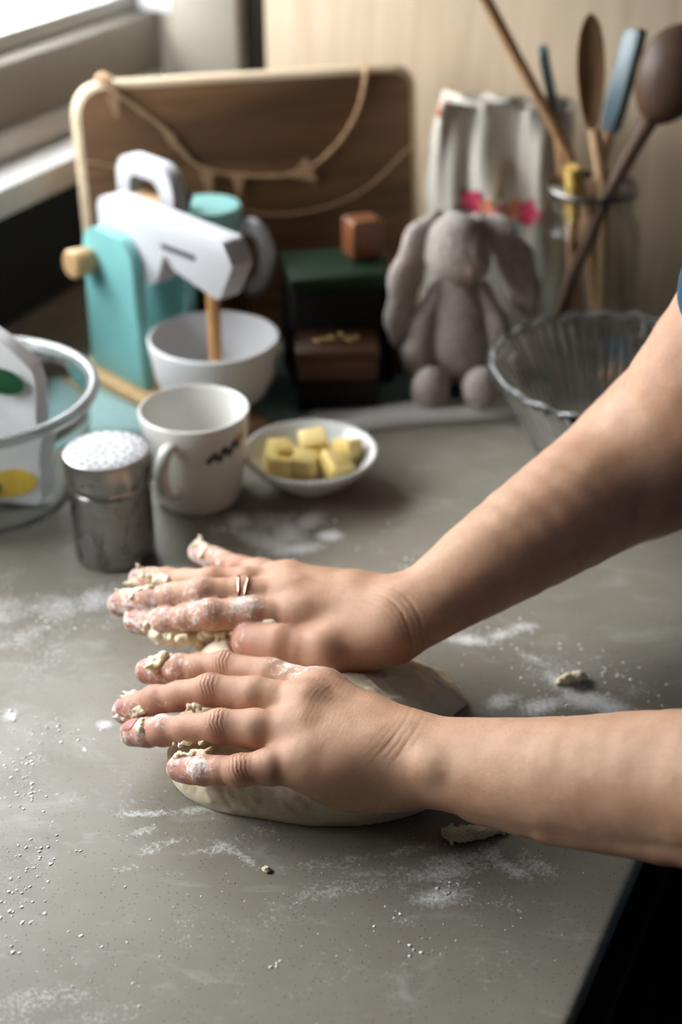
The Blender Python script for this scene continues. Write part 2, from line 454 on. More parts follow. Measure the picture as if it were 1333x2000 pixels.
# ------------------------------------------------------------------ implicit surfaces (smooth bodies)
class Field:
    def __init__(self, lo, hi, h):
        self.lo = np.array(lo, dtype=np.float64); self.h = h
        self.n = np.ceil((np.array(hi) - self.lo) / h).astype(int) + 1
        self.a = np.full(self.n, 0.05, dtype=np.float32)
    def region(self, lo, hi):
        i0 = np.maximum(np.floor((np.array(lo) - self.lo) / self.h).astype(int), 0)
        i1 = np.minimum(np.ceil((np.array(hi) - self.lo) / self.h).astype(int) + 1, self.n)
        if np.any(i1 <= i0): return None
        sl = tuple(slice(a, b) for a, b in zip(i0, i1))
        g = [(self.lo[k] + np.arange(i0[k], i1[k]) * self.h).astype(np.float32) for k in range(3)]
        return sl, g[0][:, None, None], g[1][None, :, None], g[2][None, None, :]
def smin(a, b, k):
    h = np.maximum(k - np.abs(a - b), 0) / k
    return np.minimum(a, b) - h * h * k * 0.25
def d_cone(X, Y, Z, a, b, ra, rb, flat=None, fl=1.0):
    a = np.array(a, float); b = np.array(b, float)
    px, py, pz = X - a[0], Y - a[1], Z - a[2]
    ba = b - a
    if flat is not None:
        n = np.array(flat, float); n /= np.linalg.norm(n)
        s = 1.0 / fl - 1.0
        q = (px * n[0] + py * n[1] + pz * n[2]) * s
        px, py, pz = px + q * n[0], py + q * n[1], pz + q * n[2]
        ba = ba + n * (ba @ n) * s
    L2 = ba @ ba
    t = np.clip((px * ba[0] + py * ba[1] + pz * ba[2]) / L2, 0, 1)
    dx, dy, dz = px - t * ba[0], py - t * ba[1], pz - t * ba[2]
    d = np.sqrt(dx * dx + dy * dy + dz * dz) - (ra + (rb - ra) * t)
    return (d * (0.5 + 0.5 * fl)).astype(np.float32)
def d_ell(X, Y, Z, c, r, rot=None):
    px, py, pz = X - c[0], Y - c[1], Z - c[2]
    if rot is not None:
        m = np.array(rot)
        px, py, pz = (m[0][0] * px + m[0][1] * py + m[0][2] * pz, m[1][0] * px + m[1][1] * py + m[1][2] * pz, m[2][0] * px + m[2][1] * py + m[2][2] * pz)
    k0 = np.sqrt((px / r[0]) ** 2 + (py / r[1]) ** 2 + (pz / r[2]) ** 2)
    k1 = np.sqrt((px / r[0] ** 2) ** 2 + (py / r[1] ** 2) ** 2 + (pz / r[2] ** 2) ** 2) + 1e-9
    return (k0 * (k0 - 1.0) / k1).astype(np.float32)
def cone(F, a, b, ra, rb, k=0.004, flat=None, fl=1.0):
    m = max(ra, rb) + max(k, 0.003) * 1.5 + 0.006
    rg = F.region(np.minimum(a, b) - m, np.maximum(a, b) + m)
    if rg is None: return
    sl, X, Y, Z = rg
    F.a[sl] = smin(F.a[sl], d_cone(X, Y, Z, a, b, ra, rb, flat, fl), k)
def ell(F, c, r, k=0.004, rot=None):
    m = max(r) + max(k, 0.003) * 1.5 + 0.006
    rg = F.region(np.array(c) - m, np.array(c) + m)
    if rg is None: return
    sl, X, Y, Z = rg
    F.a[sl] = smin(F.a[sl], d_ell(X, Y, Z, c, r, rot), k)
def surface(A, lo, h):
    """surface nets on a scalar grid -> verts, quads"""
    s = A < 0
    n = s.shape
    allin = np.ones((n[0] - 1, n[1] - 1, n[2] - 1), bool); anyin = np.zeros_like(allin)
    for i in (0, 1):
        for j in (0, 1):
            for k in (0, 1):
                q = s[i:n[0] - 1 + i, j:n[1] - 1 + j, k:n[2] - 1 + k]
                allin &= q; anyin |= q
    act = anyin & ~allin
    ci, cj, ck = np.nonzero(act)
    idx = np.full(act.shape, -1, np.int32); idx[ci, cj, ck] = np.arange(len(ci))
    val = {}
    for i in (0, 1):
        for j in (0, 1):
            for k in (0, 1):
                val[i, j, k] = A[ci + i, cj + j, ck + k]
    acc = np.zeros((len(ci), 3)); cnt = np.zeros(len(ci))
    for ax in range(3):
        for o1 in (0, 1):
            for o2 in (0, 1):
                c0 = [0, 0, 0]; c1 = [0, 0, 0]
                oth = [q for q in range(3) if q != ax]
                c0[oth[0]] = c1[oth[0]] = o1; c0[oth[1]] = c1[oth[1]] = o2; c1[ax] = 1
                v0 = val[tuple(c0)]; v1 = val[tuple(c1)]
                m = (v0 < 0) != (v1 < 0)
                t = np.where(m, v0 / np.where(m, v0 - v1, 1), 0)
                P = np.zeros((len(ci), 3)); P[:] = c0; P[:, ax] = t
                acc[m] += P[m]; cnt[m] += 1
    V = (np.stack([ci, cj, ck], 1) + acc / cnt[:, None]) * h + lo
    Q = []
    for ax in range(3):
        oth = [q for q in range(3) if q != ax]
        a0 = [slice(1, n[q] - 1) for q in range(3)]; a1 = list(a0)
        a0[ax] = slice(0, n[ax] - 1); a1[ax] = slice(1, n[ax])
        m = s[tuple(a0)] != s[tuple(a1)]
        w = np.nonzero(m)
        pos = [w[q] + (0 if q == ax else 1) for q in range(3)]
        inside_first = s[tuple(a0)][w]
        def cell(d1, d2):
            p = [x.copy() for x in pos]
            p[oth[0]] = p[oth[0]] - d1; p[oth[1]] = p[oth[1]] - d2
            return idx[p[0], p[1], p[2]]
        q = np.stack([cell(0, 0), cell(1, 0), cell(1, 1), cell(0, 1)], 1)
        flip = inside_first if ax != 1 else ~inside_first
        q[~flip] = q[~flip][:, ::-1]
        Q.append(q)
    Q = np.concatenate(Q)
    Q = Q[(Q >= 0).all(1)]
    return V, Q
def field_obj(name, F, mat, parent=None):
    V, Q = surface(F.a, F.lo, F.h)
    return from_arr(name, V, Q, mat, parent)

# ================================================================== STRUCTURE
RM = Matrix.Translation((E0[0], E0[1], 0)) @ Matrix.Rotation(ROOM_ROT, 4, 'Z')   # (u, v, z) -> world
def rbox(name, u, v, z, mat, parent=None, bev=0.0, label=None):
    return box(name, (u[0], v[0], z[0]), (u[1], v[1], z[1]), mat, parent, bev, 2, RM)
def struct(o): o['kind'] = 'structure'; return o
TH = 0.10
struct(rbox('floor', (U_FRONT - TH, U_BACK + TH), (V_ROOM - TH, V_WIN + TH), (Z_FLOOR - 0.1, Z_FLOOR), M['floor_wood']))
struct(rbox('ceiling', (U_FRONT - TH, U_BACK + TH), (V_ROOM - TH, V_WIN + TH), (Z_CEIL, Z_CEIL + 0.1), M['ceiling']))
struct(rbox('wall_right', (U_FRONT - TH, U_BACK + TH), (V_ROOM - TH, V_ROOM), (Z_FLOOR, Z_CEIL), M['room_wall']))
struct(rbox('wall_front', (U_FRONT - TH, U_FRONT), (V_ROOM, V_WIN + TH), (Z_FLOOR, Z_CEIL), M['room_wall']))
# back wall: plain wall carrying oak panels
wb = struct(rbox('wall_back', (U_BACK, U_BACK + TH), (V_ROOM, V_WIN + TH), (Z_FLOOR, Z_CEIL), M['beige_paint']))
for k, (v0, v1) in enumerate(((0.02, 0.612), (-0.58, 0.017), (-1.18, -0.583), (-1.78, -1.183), (V_ROOM, -1.783))):
    rbox('oak_panel', (U_BACK - 0.022, U_BACK - 0.001), (v0, v1), (0.0, Z_CEIL), M['oak_panel'], wb, 0.002)
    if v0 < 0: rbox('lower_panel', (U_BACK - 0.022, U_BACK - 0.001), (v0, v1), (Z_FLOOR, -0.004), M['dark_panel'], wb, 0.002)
rbox('gap_shade_strip', (U_BACK - 0.004, U_BACK - 0.0005), (0.613, 0.645), (0.0, Z_CEIL), M['gap_shade_black'], wb)  # thin dark strip, the shade between trim and oak put into its colour
t1 = struct(rbox('trim_1', (U_BACK - 0.018, U_BACK - 0.001), (0.646, 0.726), (0.0, Z_CEIL), M['beige_paint'], None, 0.003))
# window wall with its opening
wl = empty('wall_left'); struct(wl)
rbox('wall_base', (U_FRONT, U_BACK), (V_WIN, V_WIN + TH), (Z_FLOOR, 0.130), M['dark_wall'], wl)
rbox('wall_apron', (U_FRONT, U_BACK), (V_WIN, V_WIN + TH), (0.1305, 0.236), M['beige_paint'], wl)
rbox('wall_head', (U_FRONT, U_BACK), (V_WIN, V_WIN + TH), (WIN_Z1 + 0.03, Z_CEIL), M['beige_paint'], wl)
rbox('wall_side', (U_FRONT, WIN_U0 - 0.03), (V_WIN, V_WIN + TH), (0.2365, WIN_Z1 + 0.1295), M['beige_paint'], wl)
wn = empty('window_1'); struct(wn)
for nm, u, z in (('bottom_rail', (WIN_U0 - 0.028, WIN_U1 + 0.023), (0.2365, WIN_Z0)), ('top_rail', (WIN_U0 - 0.028, WIN_U1 + 0.023), (WIN_Z1, WIN_Z1 + 0.028)),
                 ('stile', (WIN_U0 - 0.028, WIN_U0), (WIN_Z0 + 0.0005, WIN_Z1 - 0.0005)), ('stile', (WIN_U1, WIN_U1 + 0.023), (WIN_Z0 + 0.0005, WIN_Z1 - 0.0005)),
                 ('mullion', (0.13, 0.16), (WIN_Z0 + 0.0005, WIN_Z1 - 0.0005))):
    rbox(nm, u, (V_WIN + 0.026, V_WIN + 0.060), z, M['white_paint'], wn, 0.004)
rbox('pane', (WIN_U0 + 0.0005, 0.1295), (V_WIN + 0.041, V_WIN + 0.045), (WIN_Z0 + 0.001, WIN_Z1 - 0.001), M['pane'], wn)
rbox('pane', (0.1605, WIN_U1 - 0.0005), (V_WIN + 0.041, V_WIN + 0.045), (WIN_Z0 + 0.001, WIN_Z1 - 0.001), M['pane'], wn)
rbox('window_sill', (U_FRONT + 0.01, 0.60), (0.690, V_WIN - 0.0005), (0.128, 0.157), M['white_paint'], wn, 0.008)
rbox('sill_rail', (U_FRONT + 0.01, 0.72), (V_WIN - 0.016, V_WIN - 0.001), (0.158, 0.182), M['white_paint'], wn, 0.005)
rbox('jamb', (U_BACK - 0.008, U_BACK - 0.001), (0.728, V_WIN + 0.025), (0.237, WIN_Z1), M['white_paint'], wn, 0.002)

# ---- base cabinets under the worktop
cab_labels = ['dark base cabinet below the worktop, far end beside the oak wall', 'dark base cabinet below the worktop, under the near forearm', 'dark base cabinet below the worktop, next nearer the camera']
for k, (u0, u1) in enumerate(((0.303, 0.715), (-0.30, 0.30), (-0.903, -0.303))):
    c = empty('base_cabinet', UV((u0 + u1) / 2, 0.3, Z_FLOOR))
    c.rotation_euler = (0, 0, ROOM_ROT)
    w = (u1 - u0) / 2
    box('body', (-w, -0.26, 0.09), (w, 0.44, 0.868), M['cabinet'], c, 0.002)
    box('plinth', (-w, -0.20, 0.0), (w, 0.40, 0.089), M['near_black'], c)
    box('drawer_front', (-w + 0.003, -0.28, 0.68), (w - 0.003, -0.2605, 0.855), M['cabinet'], c, 0.003)
    d = box('door', (-w + 0.003, -0.28, 0.10), (w - 0.003, -0.2605, 0.674), M['cabinet'], c, 0.003)
    hm = [(-0.05, -0.281, 0.62), (-0.05, -0.305, 0.62), (0.05, -0.305, 0.62), (0.05, -0.281, 0.62)]
    tube('handle', hm, 0.005, M['steel_dark'], d, 8)
    tag(c, cab_labels[k], 'cabinet', 'base cabinets under the worktop')

# ---- worktop: one slab; the flour density is stored per point of its fine top grid
us = np.concatenate([np.linspace(U_FRONT + 0.005, -0.6, 12), np.arange(-0.59, U_BACK - 0.024, 0.0032), [U_BACK - 0.0235]])
vs_ = np.concatenate([[0.0], np.arange(0.002, 0.744, 0.0032), [V_WIN - 0.002]])
nu, nv = len(us), len(vs_)
GU, GV = np.meshgrid(us, vs_, indexing='ij')
GX = E0[0] + GU * DU[0] + GV * NV[0]; GY = E0[1] + GU * DU[1] + GV * NV[1]
GZ = np.zeros_like(GX); GZ[:, 0] = -0.002
V = np.stack([GX, GY, GZ], -1).reshape(-1, 3)
ii, jj = np.meshgrid(np.arange(nu - 1), np.arange(nv - 1), indexing='ij')
q = np.stack([ii * nv + jj, (ii + 1) * nv + jj, (ii + 1) * nv + jj + 1, ii * nv + jj + 1], -1).reshape(-1, 4)
low = V.copy().reshape(nu, nv, 3)
ring = [(i, 0) for i in range(nu)] + [(nu - 1, j) for j in range(1, nv)] + [(i, nv - 1) for i in range(nu - 2, -1, -1)] + [(0, j) for j in range(nv - 2, 0, -1)]
top_idx = [i * nv + j for i, j in ring]
b0 = len(V)
Vb = np.array([low[i, j] for i, j in ring]); Vb[:, 2] = -0.011
V = np.concatenate([V, Vb]); nr = len(ring)
qs = [(top_idx[(k + 1) % nr], top_idx[k], b0 + k, b0 + (k + 1) % nr) for k in range(nr)]
wt = from_arr('worktop', V, np.concatenate([q, np.array(qs)]), M['worktop'])
tag(wt, 'long grey-beige stone worktop dusted with flour', 'worktop')
fl = np.zeros(len(V))
def dust(x, y, sx, sy, amt, ang=0.0):
    ca, sa = math.cos(ang), math.sin(ang)
    dx = V[:, 0] - x; dy = V[:, 1] - y
    a = (dx * ca + dy * sa) / sx; b = (-dx * sa + dy * ca) / sy
    np.maximum(fl, amt * np.exp(-(a * a + b * b)), out=fl)
for a in [(-0.074, 0.905, .014, .018, 1.0, .6), (-0.056, 0.877, .030, .013, 1.25, -.5), (-0.04, 0.888, .016, .020, 1.25, .2), (-0.025, 0.903, .022, .012, 1.1, 1.0), (-0.034, 0.865, .026, .010, 1.2, .2), (-0.008, 0.884, .012, .010, 1.25, 0), (-0.055, .905, .026, .020, .9, .3), (.012, .87, .02, .012, .4, 0),
          (-0.232, 0.785, .04, .030, .72, .3), (-0.189, 0.790, .036, .030, .74, .3), (-0.165, 0.800, .028, .020, .85, .4), (-0.205, 0.755, .040, .03, .62, .1), (-.185, .735, .02, .02, .62, 0), (-.24, .83, .03, .02, .5, 0), (-.15, .775, .03, .03, .45, 0),
          (0.084, 0.753, .022, .008, 1.0, -.2), (0.105, 0.759, .02, .008, .9, .4), (0.122, 0.733, .018, .008, .8, -.9), (0.138, 0.706, .022, .010, 1.0, -.8), (0.151, 0.690, .020, .012, 1.25, -.3), (0.165, 0.682, .016, .010, 1.1, 0), (0.122, 0.684, .022, .010, 1.0, .3), (0.098, 0.688, .018, .010, .9, .5), (0.119, 0.768, .018, .008, .8, .2), (.135, .72, .045, .03, .55, -.5), (.06, .765, .04, .012, .7, .2), (.185, .70, .02, .02, .55, 0), (.16, .73, .03, .02, .4, 0),
          (-0.018, 0.55, .035, .008, .60, .1), (0.009, 0.556, .03, .006, .55, .1), (0.036, 0.562, .025, .006, .65, .3), (0.063, 0.555, .030, .008, .8, .2), (0.08, 0.560, .012, .01, .8, .9), (0.09, 0.547, .02, .008, .75, -.6), (0.051, 0.529, .022, .009, .95, .3), (0.032, 0.511, .015, .006, .6, .2), (-0.004, 0.532, .04, .010, .6, .2), (0.103, 0.55, .02, .01, .7, -.7), (.02, .54, .06, .02, .5, .1), (.08, .525, .03, .02, .45, .1), (.055, .545, .03, .008, .85, .2),
          (-0.103, 0.590, .030, .004, .85, .05), (-0.078, 0.593, .026, .005, .95, .15), (-0.066, 0.599, .012, .004, .9, .35), (-0.107, 0.576, .010, .004, .85, .3), (-0.062, 0.564, .012, .005, .8, -.6), (-0.050, 0.555, .016, .004, .85, -.8), (-0.095, 0.567, .022, .003, .8, .2), (-0.1, .561, .01, .003, .8, .2), (-.072, .561, .02, .004, .65, .1), (-0.141, 0.667, .007, .006, 1.15, .1), (-0.085, 0.545, .02, .003, .55, .1), (-.112, .548, .02, .003, .6, .1), (-.11, .60, .02, .003, .6, .1), (-.09, .633, .03, .004, .55, -.3), (-.05, .575, .03, .012, .5, .2),
          (-0.199, 0.676, .008, .007, 1.1, 0), (-0.172, 0.668, .012, .008, .6, .4), (-0.178, 0.63, .02, .03, .52, .2), (-0.17, 0.55, .03, .06, .45, .1),
          (-0.14, 0.463, .045, .014, .60, .2), (-0.11, 0.452, .03, .012, .55, .3), (-.16, .45, .03, .02, .6, 0), (.0, .48, .1, .03, .36, .1), (-.05, .51, .1, .03, .38, .1), (-.12, .62, .06, .05, .36, 0), (.08, .48, .03, .03, .42, 0), (-.19, .72, .06, .03, .42, 0), (-.02, .62, .12, .12, .35, 0), (.08, .9, .1, .03, .34, 0), (.04, .84, .03, .012, .5, .3), (.03, .82, .01, .006, .7, .3)]:
    dust(*a)
at = wt.data.attributes.new('flour', 'FLOAT', 'POINT'); at.data.foreach_set('value', fl.astype(np.float32))

# ================================================================== PERSON (arms, hands, shirt)
A_ = lambda *p: np.array(p, float)
def unit(v): return v / np.linalg.norm(v)
# each finger: carpal base, knuckle (MCP), PIP, DIP, tip centre, radii at MCP / PIP / DIP / tip
LEFT = dict(
    fingers=[
        dict(c=A_(.030, .603, .044), j=[A_(-.009, .6325, .0515), A_(-.067, .6573, .050), A_(-.0942, .666, .042), A_(-.1131, .6721, .036)], r=(.0104, .0084, .0077, .0066)),
        dict(c=A_(.032, .594, .046), j=[A_(-.0186, .6153, .0555), A_(-.0729, .6302, .054), A_(-.1052, .6384, .040), A_(-.1232, .6453, .028)], r=(.0108, .0086, .0079, .0069)),
        dict(c=A_(.033, .582, .045), j=[A_(-.0209, .595, .0525), A_(-.0659, .6026, .051), A_(-.098, .6155, .037), A_(-.1165, .6268, .027)], r=(.0106, .0085, .0078, .0069)),
        dict(c=A_(.033, .577, .0475), j=[A_(-.0165, .5775, .0480), A_(-.053, .5769, .042), A_(-.0733, .5838, .036), A_(-.087, .5917, .031)], r=(.0096, .0080, .0072, .0063)),
    ],
    thumb=dict(j=[A_(.026, .603, .032), A_(.008, .637, .029), A_(-.020, .660, .022), A_(-.042, .670, .018)], r=(.0125, .0105, .0095, .0080)),
    dors=unit(A_(.09, -.155, .98)),
    arm=[(A_(.0376, .5833, .046), .0245), (A_(.0745, .5652, .053), .0285), (A_(.1120, .5450, .0640), .0325), (A_(.1628, .5190, .083), .0365), (A_(.218, .480, .109), .0405)],
    upper=[(A_(.218, .478, .108), .039), (A_(.290, .470, .235), .044), (A_(.360, .465, .360), .052)],
    pads=[(A_(.012, .592, .030), (.030, .026, .014)), (A_(.016, .574, .037), (.028, .013, .0135)), (A_(.008, .5845, .0490), (.027, .019, .0125)), (A_(.000, .578, .0455), (.020, .013, .0115)), (A_(.014, .616, .034), (.026, .018, .015))],
    flour=[(0, .045, .50), (1, .022, .55), (2, .026, .6), (3, .022, .5), (4, .03, .5)],
    spots=[(A_(-.022, .652, .062), .020, .85), (A_(.003, .645, .06), .014, .6), (A_(-.078, .579, .045), .010, .95), (A_(-.1, .619, .043), .009, .8)],
)
RIGHT = dict(
    fingers=[
        dict(c=A_(.024, .692, .056), j=[A_(-.0234, .7011, .0555), A_(-.0778, .7011, .056), A_(-.1062, .7103, .044), A_(-.1261, .7234, .036)], r=(.0100, .0090, .0082, .0070)),
        dict(c=A_(.026, .703, .057), j=[A_(-.030, .7173, .0575), A_(-.0843, .7182, .060), A_(-.1189, .7282, .048), A_(-.1384, .7385, .038)], r=(.0102, .0090, .0081, .0070)),
        dict(c=A_(.028, .714, .055), j=[A_(-.0337, .7340, .055), A_(-.0797, .7362, .056), A_(-.1108, .7541, .045), A_(-.1294, .7693, .037)], r=(.0098, .0086, .0077, .0066)),
        dict(c=A_(.030, .722, .051), j=[A_(-.0335, .7480, .050), A_(-.0648, .7709, .0435), A_(-.0833, .7927, .037), A_(-.0956, .808, .033)], r=(.0092, .0078, .0070, .0061)),
    ],
    thumb=dict(j=[A_(.026, .683, .050), A_(-.0100, .6735, .0470), A_(-.0360, .6800, .0475), A_(-.0530, .6880, .0465)], r=(.0130, .0122, .0120, .0112)),
    dors=unit(A_(.06, -.12, .99)),
    arm=[(A_(.0336, .6887, .058), .0225), (A_(.0610, .7085, .0655), .0258), (A_(.0935, .7320, .0755), .0318), (A_(.1545, .7760, .0930), .0405), (A_(.2020, .8080, .1060), .0440)],
    upper=[(A_(.2020, .8080, .1060), .0440), (A_(.250, .778, .232), .045), (A_(.300, .745, .360), .052)],
    pads=[(A_(.004, .703, .046), (.030, .024, .015)), (A_(.014, .724, .044), (.028, .016, .015)), (A_(.008, .682, .047), (.024, .014, .014))],
    flour=[(0, .070, .58), (1, .065, .55), (2, .035, .6), (3, .05, .65), (4, .022, .4)],
    spots=[(A_(-.058, .698, .066), .014, .7), (A_(-.09, .70, .062), .02, .6)],
)
def wob(p, s):  # small smooth pseudo-noise
    return np.sin(p[:, 0] * s + 1.3) * np.sin(p[:, 1] * s * 1.3 + .4) * np.sin(p[:, 2] * s * 0.9 + 2.1)

def catmull(P, m=5):
    P = np.array(P, float); P = np.concatenate([[2 * P[0] - P[1]], P, [2 * P[-1] - P[-2]]]); out = []
    for i in range(1, len(P) - 2):
        for k in range(m):
            u = k / m
            out.append(.5 * (2 * P[i] + (P[i + 1] - P[i - 1]) * u + (2 * P[i - 1] - 5 * P[i] + 4 * P[i + 1] - P[i + 2]) * u * u + (3 * P[i] - P[i - 1] - 3 * P[i + 1] + P[i + 2]) * u ** 3))
    return np.array(out + [P[-2]])
def limb(F, pts, rad, flat, dn, k):
    P = catmull(pts); r = catmull(np.array(rad)[:, None])[:, 0]; fl = catmull(np.array(flat)[:, None])[:, 0]
    m = max(rad) + .03
    rg = F.region(P.min(0) - m, P.max(0) + m)
    if rg is None: return
    sl, X, Y, Z = rg
    d = np.full(F.a[sl].shape, .05, np.float32)
    G = Field.__new__(Field); G.lo = np.array([X.flat[0], Y.flat[0], Z.flat[0]], float); G.h = F.h; G.a = d; G.n = np.array(d.shape)
    for i in range(len(P) - 1):
        mm = max(r[i], r[i + 1]) + .03
        q = G.region(np.minimum(P[i], P[i + 1]) - mm, np.maximum(P[i], P[i + 1]) + mm)
        if q is None: continue
        s2, x, y, z = q
        d[s2] = smin(d[s2], d_cone(x, y, z, P[i], P[i + 1], r[i], r[i + 1], dn, (fl[i] + fl[i + 1]) / 2), np.float32(.0015))
    F.a[sl] = smin(F.a[sl], d, np.float32(k))
def build_hand(F, H, arm=True):
    dn = H['dors']
    fs = H['fingers']
    # palm and back of the hand
    for f in fs:
        cone(F, f['c'], f['j'][0] - dn * .0015, .0125, f['r'][0] * 1.13, .012)
        cone(F, f['c'] - dn * .008, f['j'][0] - dn * .009, .0125, f['r'][0] * .95, .012)
    for a, b in zip(fs[:-1], fs[1:]):
        cone(F, a['j'][0] - dn * .002, b['j'][0] - dn * .002, .0098, .0098, .010)
        m0 = (a['c'] + b['c']) / 2; m1 = (a['j'][0] + b['j'][0]) / 2
        cone(F, m0 - dn * .0005, m0 + (m1 - m0) * .95 - dn * .0012, .0122, .0108, .010)
        wa = a['j'][0] + (a['j'][1] - a['j'][0]) * .34 - dn * .004; wbb = b['j'][0] + (b['j'][1] - b['j'][0]) * .34 - dn * .004
        cone(F, wa, wbb, .0048, .0048, .008)
        cone(F, (a['c'] * 2 + a['j'][0]) / 3, (b['c'] * 2 + b['j'][0]) / 3, .0105, .0105, .010)
    for c, r in H['pads']:
        ell(F, c, r, .012)
    # extensor tendons on the back of the hand
    for f in fs:
        a = f['j'][0] + dn * (f['r'][0] - .0013); b = f['c'] + dn * .0098
        cone(F, a, a + (b - a) * .75, .0020, .0016, .005)
    # thumb
    j = H['thumb']['j']; r = H['thumb']['r']
    cone(F, j[0], j[1], r[0], r[1], .010)
    # fingers: each blended inside itself, then joined to the palm with a web that fades along the finger
    chains = [(f['j'], f['r']) for f in fs] + [([j[1], j[1] + (j[2] - j[1]) * .02, j[2], j[3]], (r[1], r[1], r[2], r[3]))]
    for js, rs in chains:
        lo = np.min(js, 0) - .022; hi = np.max(js, 0) + .022
        rg = F.region(lo, hi)
        if rg is None: continue
        sl, X, Y, Z = rg
        d = None
        for i in range(3):
            a, b = js[i], js[i + 1]
            if np.linalg.norm(b - a) < 1e-3: continue
            mid = a + (b - a) * .55
            rm = (rs[i] + rs[i + 1]) / 2 * (1.13, .995, 1.0)[i]
            for (p0, p1, q0, q1) in ((a, mid, rs[i], rm), (mid, b, rm, rs[i + 1])):
                e = d_cone(X, Y, Z, p0, p1, q0, q1)
                d = e if d is None else smin(d, e, np.float32(.003))
        # joint swelling and finger pad
        for i in (1, 2):
            e = d_ell(X, Y, Z, js[i] + dn * .0008, (rs[i] * 1.0,) * 3)
            d = smin(d, e, np.float32(.004))
        tdir = unit(js[3] - js[2])
        e = d_cone(X, Y, Z, js[2] + (js[3] - js[2]) * .5 - dn * .0012, js[3] - dn * .0008 + tdir * .0008, rs[3] * 1.06, rs[3] * .96)
        d = smin(d, e, np.float32(.004))
        ax = unit(js[1] - js[0]) if np.linalg.norm(js[1] - js[0]) > .005 else unit(js[2] - js[0])
        s = (X - js[0][0]) * ax[0] + (Y - js[0][1]) * ax[1] + (Z - js[0][2]) * ax[2]
        k = np.clip((s - .010) / .016, 0, 1)
        k = (.0075 * (1 - k) + .0007 * k).astype(np.float32)
        F.a[sl] = smin(F.a[sl], d, k)
    if arm:
        ar = H['arm']
        limb(F, [q[0] for q in ar], [q[1] for q in ar], (.74, .80, .88, .96, 1.0), dn, .014)
        # ulna head at the wrist, belly of the forearm muscle
        side = unit(np.cross(dn, ar[1][0] - ar[0][0]))
        sg = -1 if side[1] > 0 else 1
        if H is LEFT:
            ell(F, ar[0][0] + (ar[1][0] - ar[0][0]) * .40 + side * sg * .015 + dn * .0125, (.0085, .0085, .006), .009)
        if H is LEFT:
            rd = unit(A_(-.30, -.72, -.50))
            cone(F, ar[1][0] + rd * .0195, ar[2][0] + rd * .0235, .0092, .0105, .0030)
            cone(F, ar[2][0] + rd * .0235, ar[3][0] + rd * .0275, .0105, .0120, .0030)
            cone(F, ar[3][0] + rd * .0275, ar[4][0] + rd * .029, .0120, .0135, .0030)
        up = H['upper']
        limb(F, [q[0] for q in up], [q[1] for q in up], (1.0, 1.0, 1.0), dn, .025)

person = empty('person', UV(-0.02, -0.24, Z_FLOOR))
tag(person, 'person in a blue shirt leaning over the worktop, both hands pressing on the dough', 'person')
PO = np.array(person.location)

def split_quads(V, Q):
    e = np.stack([Q, np.roll(Q, -1, 1)], -1).reshape(-1, 2); e.sort(1)
    key = e[:, 0].astype(np.int64) * len(V) + e[:, 1]
    uk, inv = np.unique(key, return_inverse=True)
    ev = np.stack([uk // len(V), uk % len(V)], 1)
    mid = (V[ev[:, 0]] + V[ev[:, 1]]) / 2
    cen = V[Q].mean(1)
    em = inv.reshape(-1, 4) + len(V); cc = np.arange(len(Q)) + len(V) + len(mid)
    out = [np.stack([Q[:, k], em[:, k], cc, em[:, k - 1]], 1) for k in range(4)]
    return np.concatenate([V, mid, cen]), np.concatenate(out).astype(np.int32)
def sample(A, p):
    i = np.clip(np.floor(p).astype(int), 0, np.array(A.shape) - 2); f = p - i
    r = 0
    for a in (0, 1):
        for b in (0, 1):
            for c in (0, 1):
                w = (f[:, 0] if a else 1 - f[:, 0]) * (f[:, 1] if b else 1 - f[:, 1]) * (f[:, 2] if c else 1 - f[:, 2])
                r = r + w * A[i[:, 0] + a, i[:, 1] + b, i[:, 2] + c]
    return r
def settle(F, V, it=2):
    for k in range(it):
        p = (V - F.lo) / F.h
        g = np.stack([sample(F.a, p + d) - sample(F.a, p - d) for d in np.eye(3) * .9], 1) / (1.8 * F.h)
        gn = np.linalg.norm(g, axis=1, keepdims=True) + 1e-6
        if k < it - 1 or it == 1 or True:
            step = sample(F.a, p)[:, None] / np.maximum(gn, .5)
            V = V - g / gn * np.clip(step, -F.h, F.h)
    return V, g / gn

